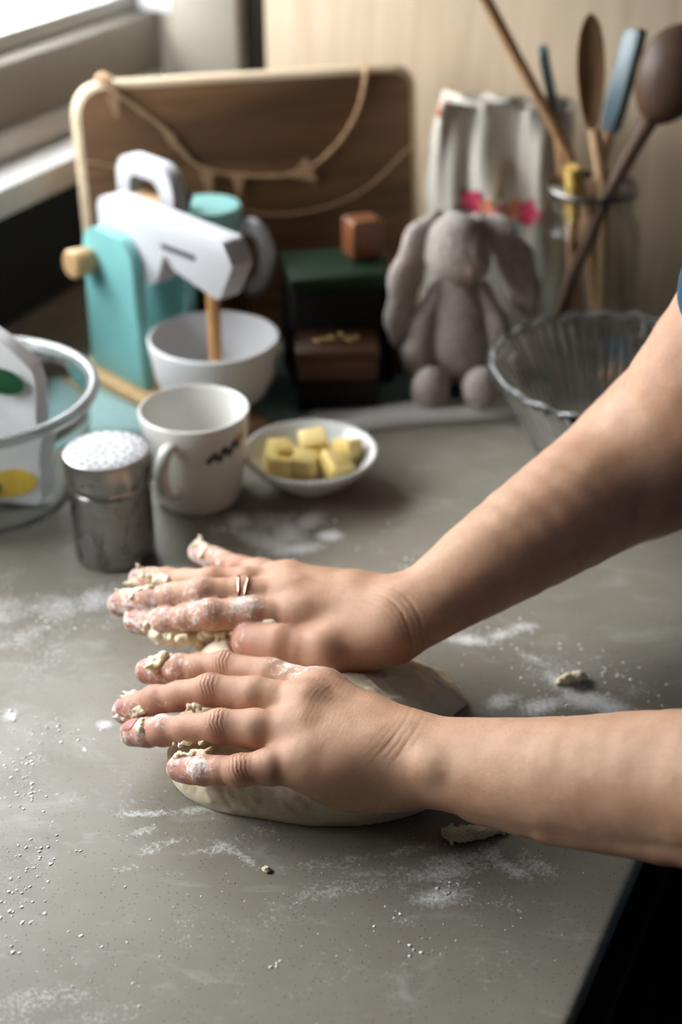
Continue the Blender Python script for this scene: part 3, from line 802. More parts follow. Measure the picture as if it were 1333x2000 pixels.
def skin_mesh(H, lo, hi, h=.0013):
    F = Field(lo, hi, h)
    build_hand(F, H)
    V, Q = surface(F.a, F.lo, h)
    # split every quad in four and settle the points on the smooth surface
    V, Q = split_quads(V, Q)
    V, N = settle(F, V)
    n = len(V)
    dn = H['dors']
    disp = np.zeros(n); pink = np.zeros(n); flour = np.zeros(n)
    dorsal = np.clip(N @ dn * 1.6 - .1, 0, 1)
    def groove(p, ax, offs, w, reach, amp, mask=None, curve=0.0):
        d = V - p; t = d @ ax; rad = np.linalg.norm(d - t[:, None] * ax, axis=1)
        lat = d @ unit(np.cross(ax, dn))
        tt = t + curve * lat * lat / .01
        m = np.exp(-(np.linalg.norm(d, axis=1) / reach) ** 4)
        if mask is not None: m = m * mask
        wv = .00035 * np.sin(lat * 900 + p[0] * 999)
        for o_, a_ in offs:
            disp[:] -= amp * a_ * m * np.exp(-((tt - o_ + wv) / w) ** 2)
    chains = [(f['j'], f['r']) for f in H['fingers']] + [(H['thumb']['j'], H['thumb']['r'])]
    for fi, (js, rs) in enumerate(chains):
        ax1 = unit(js[2] - js[0]); ax2 = unit(js[3] - js[1])
        # knuckle wrinkles over the middle joint: an oval of short furrows
        groove(js[1], ax1, [(-.0052, .7), (-.0030, .9), (-.0008, 1.0), (.0014, 1.0), (.0036, .8), (.0056, .5)], .0008, .0105, .0013, dorsal, 0.25)
        groove(js[2], ax2, [(-.0018, .8), (.0, 1.0), (.0018, .7)], .0007, .0085, .0009, dorsal, 0.1)
        # creases round the underside
        groove(js[1], ax1, [(0, 1.0)], .0008, .012, .0004, np.clip(-(N @ dn), 0, 1))
        groove(js[0] + ax1 * .020, ax1, [(0, 1.0), (.003, .6)], .0008, .012, .0002, dorsal)
        dt = np.linalg.norm(V - js[3], axis=1); dm_ = np.linalg.norm(V - js[2], axis=1)
        pink = np.maximum(pink, .95 * np.exp(-(dt / .016) ** 2))
        pink = np.maximum(pink, .55 * np.exp(-(dm_ / .020) ** 2))
        pink = np.maximum(pink, .55 * np.exp(-(np.linalg.norm(V - js[1], axis=1) / .013) ** 2))
        pink = np.maximum(pink, .30 * np.exp(-(np.linalg.norm(V - js[0], axis=1) / .014) ** 2))
    for (fi, reach, amt) in H['flour']:
        js = chains[fi][0]
        along = np.min([np.linalg.norm(V - (js[i] * (1 - t) + js[i + 1] * t), axis=1) for i in (0, 1, 2) for t in (0, .25, .5, .75, 1)], axis=0)
        pink = np.maximum(pink, .42 * np.clip(1.6 - along / .009, 0, 1))
        d = np.linalg.norm(V - js[3], axis=1)
        own = np.min([np.linalg.norm(V - (js[i] * (1 - t) + js[i + 1] * t), axis=1) for i in (0, 1, 2) for t in (0, .33, .66, 1)], axis=0)
        flour = np.maximum(flour, amt * np.clip(1 - (d / reach) ** 2, 0, 1) * (own < .012))
    for c, r_, amt in H['spots']:
        flour = np.maximum(flour, amt * np.exp(-(np.linalg.norm(V - c, axis=1) / r_) ** 2))
    # wrist creases
    ar = H['arm']; wax = unit(ar[1][0] - ar[0][0])
    groove(ar[0][0] + wax * .001, wax, [(-.009, .5), (-.0055, .7), (-.002, .9), (.0022, .7), (.006, .8), (.0105, .4)], .0008, .036, .00018, None, .12)
    groove(ar[0][0] + wax * .004, wax, [(-.005, 1.0), (.0035, .7)], .0013, .030, .0004, np.clip(1.2 - np.abs(N @ wax) * 1.5, 0, 1) * np.clip(.4 - N[:, 1] * 1.2, 0, 1), .10)
    # fine wrinkle field on the back of the hand (across the knuckles)
    mid = H['fingers'][1]; hax = unit(mid['j'][0] - mid['c']); d = V - mid['j'][0]
    t = d @ hax; lat = d @ unit(np.cross(hax, dn))
    m = np.exp(-((t + .012) / .028) ** 2) * np.exp(-(lat / .038) ** 4) * dorsal
    disp += m * .00007 * np.sin(t * 2400 + 2.2 * np.sin(lat * 190) + 1.2 * np.sin(t * 310 + lat * 240)) * (.5 + .5 * np.sin(lat * 420 + t * 260) * np.sin(t * 330 - lat * 170))
    disp += .00035 * wob(V, 160) + .0002 * wob(V + .37, 420) * (.3 + flour)
    # a dent between the knuckles
    for a, b in zip(H['fingers'][:-1], H['fingers'][1:]):
        c = (a['j'][0] + b['j'][0]) / 2 + dn * .009 - hax * .002
        disp -= .0003 * np.exp(-(np.linalg.norm(V - c, axis=1) / .0065) ** 2)
    V = V + N * disp[:, None]
    return V, Q, pink, flour
VL, QL, pL, fL_ = skin_mesh(LEFT, (-.136, .415, .004), (.425, .695, .425))
VR, QR, pR, fR_ = skin_mesh(RIGHT, (-.152, .655, .015), (.335, .865, .425))
# torso (under the shirt)
FT = Field((.15, .30, -.42), (.62, .90, .52), .008)
def torso(F, off):
    sh_l, sh_r = LEFT['upper'][2][0], RIGHT['upper'][2][0]
    mid = (sh_l + sh_r) / 2
    hip = np.array(UV(-0.02, -0.27, -0.16)); ax = unit(sh_r - sh_l)
    cone(F, sh_l + A_(.03, 0, 0), sh_r + A_(.03, 0, 0), .055 + off, .055 + off, .05)
    chest = mid + A_(.055, -.01, -.08); waist = (chest + hip * 1.5) / 2.5
    cone(F, chest - ax * .06, chest + ax * .06, .10 + off, .10 + off, .08)
    cone(F, waist - ax * .05, waist + ax * .05, .085 + off, .085 + off, .08)
    cone(F, chest, waist, .105 + off, .09 + off, .08)
    cone(F, hip - ax * .065, hip + ax * .065, .10 + off, .10 + off, .08)
    cone(F, waist, hip, .09 + off, .105 + off, .08)
    return mid, hip, ax
mid_s, hip, ax_s = torso(FT, -.006)
cone(FT, mid_s + A_(.035, -.01, .0), mid_s + A_(.01, .005, .11), .06, .05, .05)
VT, QT = surface(FT.a, FT.lo, FT.h)
V = np.concatenate([VL, VR, VT]); Q = np.concatenate([QL, QR + len(VL), QT + len(VL) + len(VR)])
body = from_arr('body', V - PO, Q, M['skin'], person)
z0 = np.zeros(len(VT))
for nm, arr in (('pink', np.concatenate([pL, pR, z0])), ('flour', np.concatenate([fL_, fR_, z0]))):
    at = body.data.attributes.new(nm, 'FLOAT', 'POINT'); at.data.foreach_set('value', arr.astype(np.float32))
# shirt with short sleeves and trousers
FS = Field((.13, .28, -.36), (.64, .92, .50), .006)
torso(FS, .006)
for H in (LEFT, RIGHT):
    a, b = H['upper'][1][0], H['upper'][2][0]
    cone(FS, a + (b - a) * -.02, b, H['upper'][1][1] + .007, .060, .02)
FS.a[:, :, : int((-.27 - FS.lo[2]) / FS.h)] = .05
field = surface(FS.a, FS.lo, FS.h)
from_arr('shirt', field[0] - PO, field[1], M['shirt'], person)
FP = Field((.10, .15, -.92), (.75, .95, -.10), .010)
hp = np.array(UV(-0.02, -0.27, -0.26))
cone(FP, hp - ax_s * .07, hp + ax_s * .07, .108, .108, .05)
for sgn in (-1, 1):
    kn = np.array(UV(-0.02 + sgn * .10, -0.25, -0.50)); ft = np.array(UV(-0.02 + sgn * .11, -0.28, -0.86))
    cone(FP, hp + ax_s * .07 * sgn, kn, .085, .062, .03); cone(FP, kn, ft, .060, .048, .03)
tr = surface(FP.a, FP.lo, FP.h)
from_arr('trousers', tr[0] - PO, tr[1], M['trousers'], person)
for sgn in (-1, 1):
    c = UV(-0.02 + sgn * .11, -0.25, Z_FLOOR); bm = bmesh.new()
    add_box(bm, (-.045, -.10, .001), (.045, .15, .07), .028, 3, Matrix.Translation(c - person.location) @ Matrix.Rotation(ROOM_ROT, 4, 'Z'))
    from_bm('shoe', bm, M['near_black'], person, angle=60)

# fingernails
def nail(H, fi):
    js, rs = ((H['fingers'][fi]['j'], H['fingers'][fi]['r']) if fi < 4 else (H['thumb']['j'], H['thumb']['r']))
    t = unit(js[3] - js[2]); n = unit(H['dors'] - t * (H['dors'] @ t)); b = np.cross(t, n)
    r = rs[3]; L = .0115 if fi != 3 else .0095; W = r * (.80 if fi < 4 else .88)
    start = js[3] - t * (L * .62)
    nu_, nv_ = 9, 11; top = []; bot = []
    for i in range(nu_):
        s = i / (nu_ - 1)
        w = W * (1 - .55 * max(0, 1 - s / .25) ** 2 - .35 * max(0, (s - .78) / .22) ** 2)
        for k in range(nv_):
            x = (k / (nv_ - 1) * 2 - 1)
            fr_ = 1 - (L * .62 - L * s) / max(np.linalg.norm(js[3] - js[2]), 1e-6); xx = x * w; rr = rs[2] + (rs[3] - rs[2]) * min(max(fr_, 0), 1) + .00075
            hgt = math.sqrt(max(rr * rr - xx * xx, 0)) - .0002 - .0011 * max(0, s - .45) ** 2 * 4
            p = start + t * (L * s * (1.0 - .06 * x * x)) + b * xx + n * hgt
            top.append(p + n * .00035); bot.append(p - n * .0008)
    Vn = np.array(top + bot); o = nu_ * nv_; Fq = []
    for i in range(nu_ - 1):
        for k in range(nv_ - 1):
            a = i * nv_ + k
            Fq.append((a, a + nv_, a + nv_ + 1, a + 1)); Fq.append((o + a, o + a + 1, o + a + nv_ + 1, o + a + nv_))
    edge = [k for k in range(nv_)] + [i * nv_ + nv_ - 1 for i in range(1, nu_)] + [(nu_ - 1) * nv_ + k for k in range(nv_ - 2, -1, -1)] + [i * nv_ for i in range(nu_ - 2, 0, -1)]
    for e in range(len(edge)):
        a, b2 = edge[e], edge[(e + 1) % len(edge)]
        Fq.append((a, b2, o + b2, o + a))
    bm = bmesh.new(); vv = [bm.verts.new(p - PO) for p in Vn]
    for f in Fq: bm.faces.new([vv[i] for i in f])
    from_bm('fingernail', bm, M['nail'], person, True)
for fi in range(4): nail(LEFT, fi)
for fi in range(4): nail(RIGHT, fi)

# sticky dough left on the fingers
def residue(name, seeds, h=.0006, seed=0, label=None):
    """seeds: (start, end, radius, count)"""
    rs = np.random.RandomState(seed)
    P = np.array([s[0] for s in seeds] + [s[1] for s in seeds])
    F = Field(P.min(0) - .010, P.max(0) + .010, h)
    for a, b, r, n in seeds:
        r = r * 1.3
        for i in range(n):
            t = rs.rand(); c = a + (b - a) * t + rs.randn(3) * r * .55
            e = c + rs.randn(3) * r * 1.1
            cone(F, c, e, r * rs.uniform(.6, 1.15), r * rs.uniform(.25, .8), .0012)
    V, Q = surface(F.a, F.lo, h)
    if len(V) == 0: return
    V = V + .0003 * np.stack([wob(V + k, 1900) for k in (.1, .5, .9)], 1)
    o = from_arr(name, V - PO, Q, M['dough'], person)
    if label: o['label'] = label
def fp(H, fi, seg, t, n=0.0, side=0.0):
    """point on a finger: segment, fraction, offset along the dorsal normal and sideways (+ = away from the camera), in radii"""
    js, rs = (H['fingers'][fi]['j'], H['fingers'][fi]['r']) if fi < 4 else (H['thumb']['j'], H['thumb']['r'])
    a, b = js[seg], js[seg + 1]; ax = unit(b - a); dn = unit(H['dors'] - ax * (H['dors'] @ ax))
    sd = np.cross(dn, ax); sd = sd if sd[1] > 0 else -sd
    r = rs[seg] + (rs[seg + 1] - rs[seg]) * t
    return a + (b - a) * t + dn * n * r + sd * side * r
L_, R_ = LEFT, RIGHT
residue('dough_residue', [(fp(L_, 0, 2, .35, 1.0, .1), fp(L_, 0, 2, .75, .95, -.45), .0022, 12), (fp(L_, 0, 2, .9, .8, .6), fp(L_, 0, 2, .4, .8, .8), .0012, 10)], seed=1, label='pale sticky dough on the fingertip')
residue('dough_residue', [(fp(L_, 1, 2, .6, .7, .8), fp(L_, 1, 2, 1.2, .55, .5), .0014, 14), (fp(L_, 1, 2, 1.1, .1, -.9), fp(L_, 1, 2, .1, .2, -1.0), .0015, 16)], seed=2)
residue('dough_residue', [(fp(L_, 1, 1, .35, -.2, -1.0), fp(L_, 1, 1, .1, -.1, -1.05), .0010, 12)], seed=12)
residue('dough_residue', [(fp(L_, 2, 2, .35, .9, -.5), fp(L_, 2, 2, .6, .7, -.75), .0016, 9), (fp(L_, 2, 2, 1.2, .2, .0), fp(L_, 2, 2, 1.1, -.3, -.7), .0012, 10), (fp(L_, 2, 1, .75, -.3, -1.0), fp(L_, 2, 1, .2, -.4, -1.0), .0010, 9)], seed=3)
residue('dough_residue', [(fp(L_, 3, 2, 1.15, .5, .2), fp(L_, 3, 2, .1, .7, .95), .0019, 18), (fp(L_, 3, 2, 1.1, .4, -.4), fp(L_, 3, 2, 1.15, -.3, .2), .0015, 10)], seed=4)
residue('dough_residue', [(fp(R_, 0, 2, 1.1, .3, -.3), fp(R_, 0, 2, .4, .1, -.8), .0016, 16), (fp(R_, 0, 2, .2, -.8, -.7), fp(R_, 0, 1, .35, -.9, -.6), .0030, 24), (fp(R_, 0, 1, .3, -1.0, -.6), fp(R_, 0, 0, .75, -.9, -.7), .0016, 16), (fp(R_, 0, 2, .7, .9, 0), fp(R_, 0, 2, 1.1, .6, .4), .0012, 10)], seed=5)
residue('dough_residue', [(fp(R_, 1, 2, 1.1, .8, .3), fp(R_, 1, 2, .1, 1.0, -.2), .0017, 20), (fp(R_, 1, 2, .2, .9, .2), fp(R_, 1, 1, .8, .95, .1), .0012, 8)], seed=6)
residue('dough_residue', [(fp(R_, 2, 2, .9, .7, -.5), fp(R_, 2, 1, .75, .6, -.8), .0022, 20), (fp(R_, 2, 2, 1.1, -.2, -.6), fp(R_, 2, 2, .7, -.3, -.9), .0018, 10), (fp(R_, 2, 2, 1.0, .9, .2), fp(R_, 2, 2, .95, 1.5, .1), .0006, 6)], seed=7)
residue('dough_residue', [(fp(R_, 3, 2, .9, .8, -.2), fp(R_, 3, 2, .1, .9, -.1), .0022, 14)], seed=8)
residue('dough_residue', [(fp(R_, 4, 2, 1.2, .6, .5), fp(R_, 4, 2, .3, .9, .6), .0012, 20), (fp(R_, 4, 2, 1.2, -.2, -.3), fp(R_, 4, 2, 1.0, -.7, .2), .0013, 12)], seed=9)
# two thin copper rings on the middle finger of the far hand
f = RIGHT['fingers'][1]; axr = unit(f['j'][1] - f['j'][0]); rr = f['r'][0] * 1.07
for s_, tilt in ((.50, .10), (.585, -.08)):
    c = f['j'][0] + (f['j'][1] - f['j'][0]) * s_
    n1 = unit(axr + np.array([0, tilt, tilt * .5])); u1 = unit(np.cross(n1, [0, 0, 1])); u2 = np.cross(n1, u1)
    pts = [c + u1 * rr * math.cos(a) + u2 * rr * math.sin(a) - PO for a in np.linspace(0, 2 * math.pi, 49)]
    tube('finger_ring', pts, .0011, M['copper'], person, 8)['label'] = 'thin copper finger ring'

# ================================================================== DOUGH
h = .0011
FD = Field((-.125, .560, -.004), (.100, .775, .066), h)
ell(FD, (-.016, .631, .010), (.071, .051, .034), .02)
ell(FD, (-.034, .690, .011), (.066, .050, .038), .03)
ell(FD, (-.060, .630, .006), (.038, .036, .030), .02)
ell(FD, (.010, .612, .006), (.050, .028, .026), .02)
ell(FD, (.032, .690, .002), (.040, .034, .017), .02)
cone(FD, (.045, .690, .004), (.074, .686, .001), .014, .002, .012)
FH = Field(FD.lo, FD.lo + (FD.n - 1) * h, h); FH.a = FH.a[:FD.n[0], :FD.n[1], :FD.n[2]]
FH.n = np.array(FH.a.shape)
build_hand(FH, LEFT); build_hand(FH, RIGHT)
nx, ny, nz = FD.a.shape
ha = FH.a[:nx, :ny, :nz]
D = -smin(-FD.a, ha - .0004, np.float32(.006))     # the hands press into the dough
zz = FD.lo[2] + np.arange(nz) * h
D = np.maximum(D, (0.0002 - zz)[None, None, :].astype(np.float32))
V, Q = surface(D, FD.lo, h)
m = np.clip((V[:, 2]) / .006, 0, 1)
V = V + m[:, None] * (.0008 * np.stack([wob(V + k, 210) for k in (.2, .6, 1.1)], 1) + .0007 * np.stack([wob(V + k, 620) for k in (.3, .7, 1.3)], 1))
dough = from_arr('bread_dough', V, Q, M['dough'])
tag(dough, 'soft pale bread dough pressed flat under both hands', 'dough')

# ================================================================== LOOSE FLOUR AND SCRAPS
def blob_mesh(rs, r, flat=.42):
    bm = bmesh.new(); bmesh.ops.create_icosphere(bm, subdivisions=1, radius=r)
    for v in bm.verts:
        v.co *= rs.uniform(.65, 1.25); v.co.z = max(v.co.z * flat, -r * flat * .3)
    return bm
rs = np.random.RandomState(11)
cV, cF, off = [], [], 0
clusters = [(-.199, .674, .010, 14, .0013), (-.186, .637, .016, 34, .0012), (-.187, .620, .014, 26, .0012), (-.173, .602, .012, 22, .0010), (-.166, .558, .014, 26, .0012), (-.161, .525, .014, 26, .0013), (-.164, .504, .012, 16, .0013),
            (-.172, .663, .010, 18, .0012), (-.163, .541, .012, 16, .0012), (-.151, .558, .012, 12, .0011), (-.155, .65, .012, 10, .0011), (-.175, .575, .02, 20, .0009), (-.19, .655, .016, 20, .0009), (-.14, .49, .02, 10, .0011),
            (.052, .531, .012, 26, .0009), (.056, .533, .004, 8, .0013), (.030, .513, .006, 8, .0011), (.06, .556, .03, 50, .0006), (.085, .553, .015, 26, .0006), (.0, .545, .05, 50, .0006), (-.05, .56, .03, 30, .0006), (-.1, .57, .02, 26, .0007), (-.09, .555, .02, 14, .0008), (-.085, .59, .02, 14, .0006),
            (-.030, .483, .003, 4, .0013), (.039, .495, .006, 7, .0013), (.10, .50, .02, 12, .0008), (.07, .51, .02, 14, .0008), (0, .5, .05, 26, .0008), (-.08, .51, .04, 26, .0008), (-.1, .47, .03, 10, .0010),
            (.15, .692, .018, 60, .0011), (.13, .71, .02, 40, .0010), (.165, .715, .015, 16, .0012), (.185, .70, .02, 16, .0011), (.10, .755, .02, 20, .0010), (.12, .765, .015, 14, .0013), (.15, .735, .02, 14, .0010),
            (-.05, .88, .022, 50, .0013), (-.03, .895, .016, 30, .0013), (-.2, .79, .025, 40, .0011), (-.17, .805, .016, 24, .0011), (.045, .85, .01, 6, .0015), (-.01, .883, .004, 8, .0018), (.06, .84, .02, 8, .0012), (.02, .87, .02, 8, .0012)]
protos = []
for k in range(6):
    bm = blob_mesh(rs, 1.0); protos.append((np.array([v.co[:] for v in bm.verts]), np.array([[v.index for v in f.verts] for f in bm.faces]))); bm.free()
for x, y, sp, n, r in clusters:
    for i in range(n if r > .00095 else n // 2):
        px, py = x + rs.randn() * sp * .7, y + rs.randn() * sp * .7
        s = r * rs.uniform(.35, 1.0) ** 1.3
        if np.dot(np.array([px, py]) - E0, NV) < .004: continue
        pv, pf = protos[rs.randint(6)]
        a = rs.rand() * 6.28; ca, sa = math.cos(a), math.sin(a)
        w = pv * s * np.array([rs.uniform(.8, 1.5), 1, .8]); w = np.stack([w[:, 0] * ca - w[:, 1] * sa + px, w[:, 0] * sa + w[:, 1] * ca + py, w[:, 2] + s * .10], 1)
        cV.append(w); cF.append(pf + off); off += len(w)
fc = from_arr('flour_crumbs', np.concatenate(cV), np.concatenate(cF), M['crumb'])
tag(fc, 'tiny white flour crumbs scattered over the grey worktop', 'flour', kind='stuff')

def scrap(pts, r, n, seed, label, h=.0008):
    rs = np.random.RandomState(seed); P = np.array(pts)
    F = Field(P.min(0) - .012, P.max(0) + .012, h)
    for i in range(n):
        t = rs.rand() * (len(P) - 1); k = int(t); c = P[k] + (P[min(k + 1, len(P) - 1)] - P[k]) * (t - k) + rs.randn(3) * r * (.8, .8, .45)
        cone(F, c, c + rs.randn(3) * r * (1.2, 1.0, .4), r * rs.uniform(.4, .9), r * rs.uniform(.2, .6), .002)
    for a, b in zip(P[:-1], P[1:]): cone(F, a, b, r * .7, r * .6, .002)
    zz = F.lo[2] + np.arange(F.n[2]) * h
    A = np.maximum(F.a, (0.0002 - zz)[None, None, :].astype(np.float32))
    V, Q = surface(A, F.lo, h)
    V = V + .0006 * np.stack([wob(V + k, 1500) for k in (.1, .5, .9)], 1)
    o = from_arr('dough_scrap', V, Q, M['dough'])
    tag(o, label, 'dough scrap')
scrap([(.057, .570, .0030), (.066, .5715, .0026), (.074, .573, .0018), (.086, .577, .0008)], .0019, 130, 3, 'flaky smeared scrap of dough below the near wrist')
scrap([(.139, .708, .002), (.147, .709, .0025)], .0030, 14, 4, 'small crumbly dough scrap in the flour between the two forearms')
scrap([(-.040, .547, .0008), (-.0385, .5455, .001)], .0009, 6, 5, 'tiny dough crumb in front of the dough, towards the camera', .0005)

# ================================================================== TOWEL under the toys
def towel_z(x, y): return .0045 + .0012 * math.sin(x * 60 + y * 25) * math.sin(y * 48 + 1)
tw = empty('tea_towel', (-.04, 1.14, 0))
TA = np.array([-.245, .985]); 
def towel_sheet(name, poly, z0, z1, mat, nx, ny, rough):
    """four corners, bent sheet with thickness"""
    P = [np.array(p) for p in poly]; bm = bmesh.new(); T = []; B = []
    for i in range(nx + 1):
        for j in range(ny + 1):
            s, t = i / nx, j / ny
            p = (P[0] * (1 - s) + P[1] * s) * (1 - t) + (P[3] * (1 - s) + P[2] * s) * t
            p = p + rough * np.array([math.sin(t * 9 + s * 5), math.sin(s * 11 + 2)])
            e = min(s, 1 - s, t, 1 - t); lift = z1 + rough * .6 * math.sin(s * 13) * math.sin(t * 9 + 1)
            rd = min(1, e * nx * .5) ; zt = z0 + (lift - z0) * (.35 + .65 * rd)
            T.append(bm.verts.new((p[0] + .04, p[1] - 1.14, zt))); B.append(bm.verts.new((p[0] + .04, p[1] - 1.14, z0)))
    k = ny + 1
    for i in range(nx):
        for j in range(ny):
            a = i * k + j
            bm.faces.new((T[a], T[a + k], T[a + k + 1], T[a + 1])); bm.faces.new((B[a + 1], B[a + k + 1], B[a + k], B[a]))
    ring = [j for j in range(ny + 1)] + [i * k + ny for i in range(1, nx + 1)] + [nx * k + j for j in range(ny - 1, -1, -1)] + [i * k for i in range(nx - 1, 0, -1)]
    for a, b in zip(ring, ring[1:] + ring[:1]): bm.faces.new((T[a], T[b], B[b], B[a]))
    return from_bm(name, bm, mat, tw, True)
towel_sheet('cloth', [(-.250, 1.020), (.150, 1.103), (.135, 1.195), (-.255, 1.195)], .0004, .006, M['towel'], 40, 20, .0015)
towel_sheet('hem', [(-.030, 1.0368), (.158, 1.076), (.150, 1.1035), (-.035, 1.0645)], .0004, .0115, M['towel_border'], 40, 6, .0012)
tag(tw, 'pale teal towel with a light grey hem under the rabbit and toys', 'towel')
TZ = .0072     # top of the towel

# ================================================================== TOY STAND MIXER
dm = unit(np.array([.68, -.73])); nm_ = np.array([dm[1], -dm[0]])
MX = Matrix(((dm[0], -nm_[0], 0, -.2198), (dm[1], -nm_[1], 0, 1.1479), (0, 0, 1, TZ), (0, 0, 0, 1)))   # local: s along the head, depth away from camera, z
mixer = empty('toy_stand_mixer'); mixer.matrix_world = MX
tag(mixer, 'toy wooden stand mixer, aqua post with white head and wooden knob', 'toy mixer')
YZ = Matrix(((1, 0, 0, 0), (0, 0, 1, 0), (0, 1, 0, 0), (0, 0, 0, 1)))   # outline (s, z) extruded over depth
def slab(name, poly, d0, d1, mat, parent, bev=.0015):
    bm = bmesh.new(); add_prism(bm, poly, d0, d1, bev, 2, YZ)
    return from_bm(name, bm, mat, parent, angle=45)
def rounded(poly, rad, n=5):
    """round the corners of an outline; rad may be one value or a list"""
    out = []; m = len(poly)
    for i in range(m):
        p = np.array(poly[i], float); a = np.array(poly[i - 1], float); b = np.array(poly[(i + 1) % m], float)
        r = rad[i] if isinstance(rad, (list, tuple)) else rad
        if r <= 0: out.append(tuple(p)); continue
        da, db = unit(a - p), unit(b - p)
        r = min(r, np.linalg.norm(a - p) * .48, np.linalg.norm(b - p) * .48)
        for k in range(n + 1):
            t = k / n
            out.append(tuple((p + da * r) * (1 - t) ** 2 + p * 2 * t * (1 - t) + (p + db * r) * t * t))
    return out
mz = -TZ
slab('base', rounded([(-.012, 0), (.190, 0), (.190, .0085), (-.012, .0085)], 0), -.012, .0445, M['beech'], mixer, .001)
post = [(0, .009), (.078, .009), (.0755, .060), (.073, .134 + mz), (.058, .1450 + mz), (.020, .1470 + mz), (.004, .137 + mz)]
slab('post', rounded(post, [0, 0, 0, .012, .006, .010, .006]), 0, .011, M['aqua'], mixer)
head = [(.012, .164 + mz), (.020, .1705 + mz), (.178, .1715 + mz), (.1895, .155 + mz), (.171, .122 + mz), (.112, .1325 + mz), (.108, .141 + mz), (.102, .141 + mz), (.097, .129 + mz), (.088, .111 + mz), (.068, .108 + mz), (.014, .112 + mz)]
hd = slab('head', rounded(head, [.008, .008, .003, .003, .003, .003, .002, .002, .003, .006, .006, .004]), .0115, .0330, M['toy_white'], mixer)
slab('slot', rounded([(.101, .1465 + mz), (.144, .1475 + mz), (.144, .152 + mz), (.101, .151 + mz)], .001), .0106, .0125, M['slot_grey'], hd, .0003)
bm = bmesh.new(); add_tube(bm, [(.0158, .002, .1175 + mz), (.0158, -.006, .1175 + mz), (.0158, -.020, .1175 + mz), (.0158, -.0225, .1175 + mz)], [.0085, .0115, .0125, .0105], 24)
from_bm('knob', bm, M['beech'], mixer, angle=50)
tube('beater_rod', [(.153, .020, .028), (.153, .020, .136 + mz)], .0052, M['rod_wood'], mixer, 20)
for a in range(4):
    ang = a * math.pi / 4
    pts = [(.153 + math.cos(ang) * .012 * math.sin(t), .020 + math.sin(ang) * .012 * math.sin(t), .034 - .012 * math.cos(t) + .004) for t in np.linspace(-math.pi * .9, math.pi * .9, 20)]
    tube('beater_loop', pts, .0012, M['rod_wood'], mixer, 6)

def revolve(name, prof, mat, parent=None, n=72, **kw): return lathe(name, prof, mat, parent, n, **kw)
# white mixing bowl of the toy, standing on a small wooden foot
tb = empty('toy_bowl', (-.1035, 1.0660, TZ + .0087))
prof = [(r_ * .93, z_ * .95) for r_, z_ in [(.0, .006), (.018, .006), (.030, .0085), (.042, .018), (.0495, .034), (.0535, .058), (.0545, .0640), (.0555, .0655), (.0570, .0650), (.0575, .0635), (.0565, .056), (.0525, .032), (.045, .015), (.032, .0045), (.020, .0025), (0, .0025)]]
revolve('shell', prof, M['bowl_white'], tb)
revolve('foot', [(0, 0.0002), (.021, .0002), (.022, .001), (.0215, .0030), (0, .0030)], M['rod_wood'], tb, 40)
tag(tb, 'round white bowl under the toy mixer, behind the mug', 'bowl')

# toy coffee machine behind the mixer: aqua column with a white arch on top
tc = empty('toy_coffee_machine'); tc.matrix_world = MX
tag(tc, 'toy coffee machine with a white arched frame, behind the white mixer head', 'toy coffee machine')
slab('column', [(.010, 0), (.086, 0), (.080, .1405), (.000, .1405)], .0450, .0570, M['aqua'], tc)
ring_o = rounded([(-.004, .148 + mz), (-.004, .1965 + mz), (.075, .1965 + mz), (.075, .148 + mz)], [0, .024, .024, 0], 8)
ring_i = rounded([(.056, .148 + mz), (.056, .1815 + mz), (.014, .1815 + mz), (.014, .148 + mz)], [0, .010, .010, 0], 8)
slab('arch', ring_o + ring_i, .0440, .0580, M['toy_white'], tc, .001)
slab('wood_block', [(.017, .1412), (.053, .1412), (.053, .165 + mz), (.017, .165 + mz)], .046, .056, M['beech'], tc, .001)

# toy coffee pot: dark amber body, aqua lid, white loop handle
pot = empty('toy_coffee_pot', (-.1140, 1.1715, TZ))
tag(pot, 'toy coffee pot with amber body, aqua lid with black knob and white handle', 'toy pot')
revolve('body', [(0, .0), (.026, .0), (.032, .004), (.0335, .030), (.0330, .075), (.0290, .110), (.0255, .122), (.0255, .1265), (0, .1265)], M['amber'], pot, 48, angle=40)
lid = revolve('lid', [(0, .1268), (.0285, .1268), (.0297, .1285), (.0297, .1430), (.0283, .1455), (.024, .1461), (0, .1461)], M['aqua_light'], pot, 48, angle=40)
revolve('knob', [(0, .1457), (.0038, .1459), (.0038, .150), (.0055, .1535), (.0062, .1570), (.0045, .1605), (0, .1615)], M['black_paint'], lid, 24, loc=(-.016, -.012, 0))
hp_ = spline([(.024, -.006, .127), (.040, -.010, .129), (.0475, -.012, .118), (.0505, -.012, .104), (.0480, -.011, .088), (.041, -.008, .076), (.030, -.004, .072)], 6)
tube('handle', hp_, [(.0055, .0075)] * len(hp_), M['toy_white'], pot, 14)

# ================================================================== BOXES AND BLOCKS
gb = empty('green_box', (-.002, 1.150, TZ)); gb.rotation_euler = (0, 0, R(11))
box('body', (-.045, -.030, 0), (.043, .034, .088), M['near_black'], gb, .002)
box('lid', (-.047, -.033, .0885), (.045, .037, .102), M['green_box'], gb, .003)
tag(gb, 'dark green lidded box between the coffee pot and the rabbit', 'box')
bk = empty('wooden_block', (.018, 1.165, TZ + .1025)); bk.rotation_euler = (0, 0, R(24))
box('block', (-.0145, -.013, 0), (.0145, .013, .034), M['orange_wood'], bk, .003, 3)
tag(bk, 'small upright reddish wooden block standing on the dark green box', 'block')
wb_ = empty('wooden_box', (-.004, 1.096, TZ)); wb_.rotation_euler = (0, 0, R(3))
box('base', (-.034, -.026, 0), (.034, .024, .027), M['near_black'], wb_, .002)
box('body', (-.0335, -.025, .0272), (.0335, .025, .046), M['red_wood'], wb_, .002)
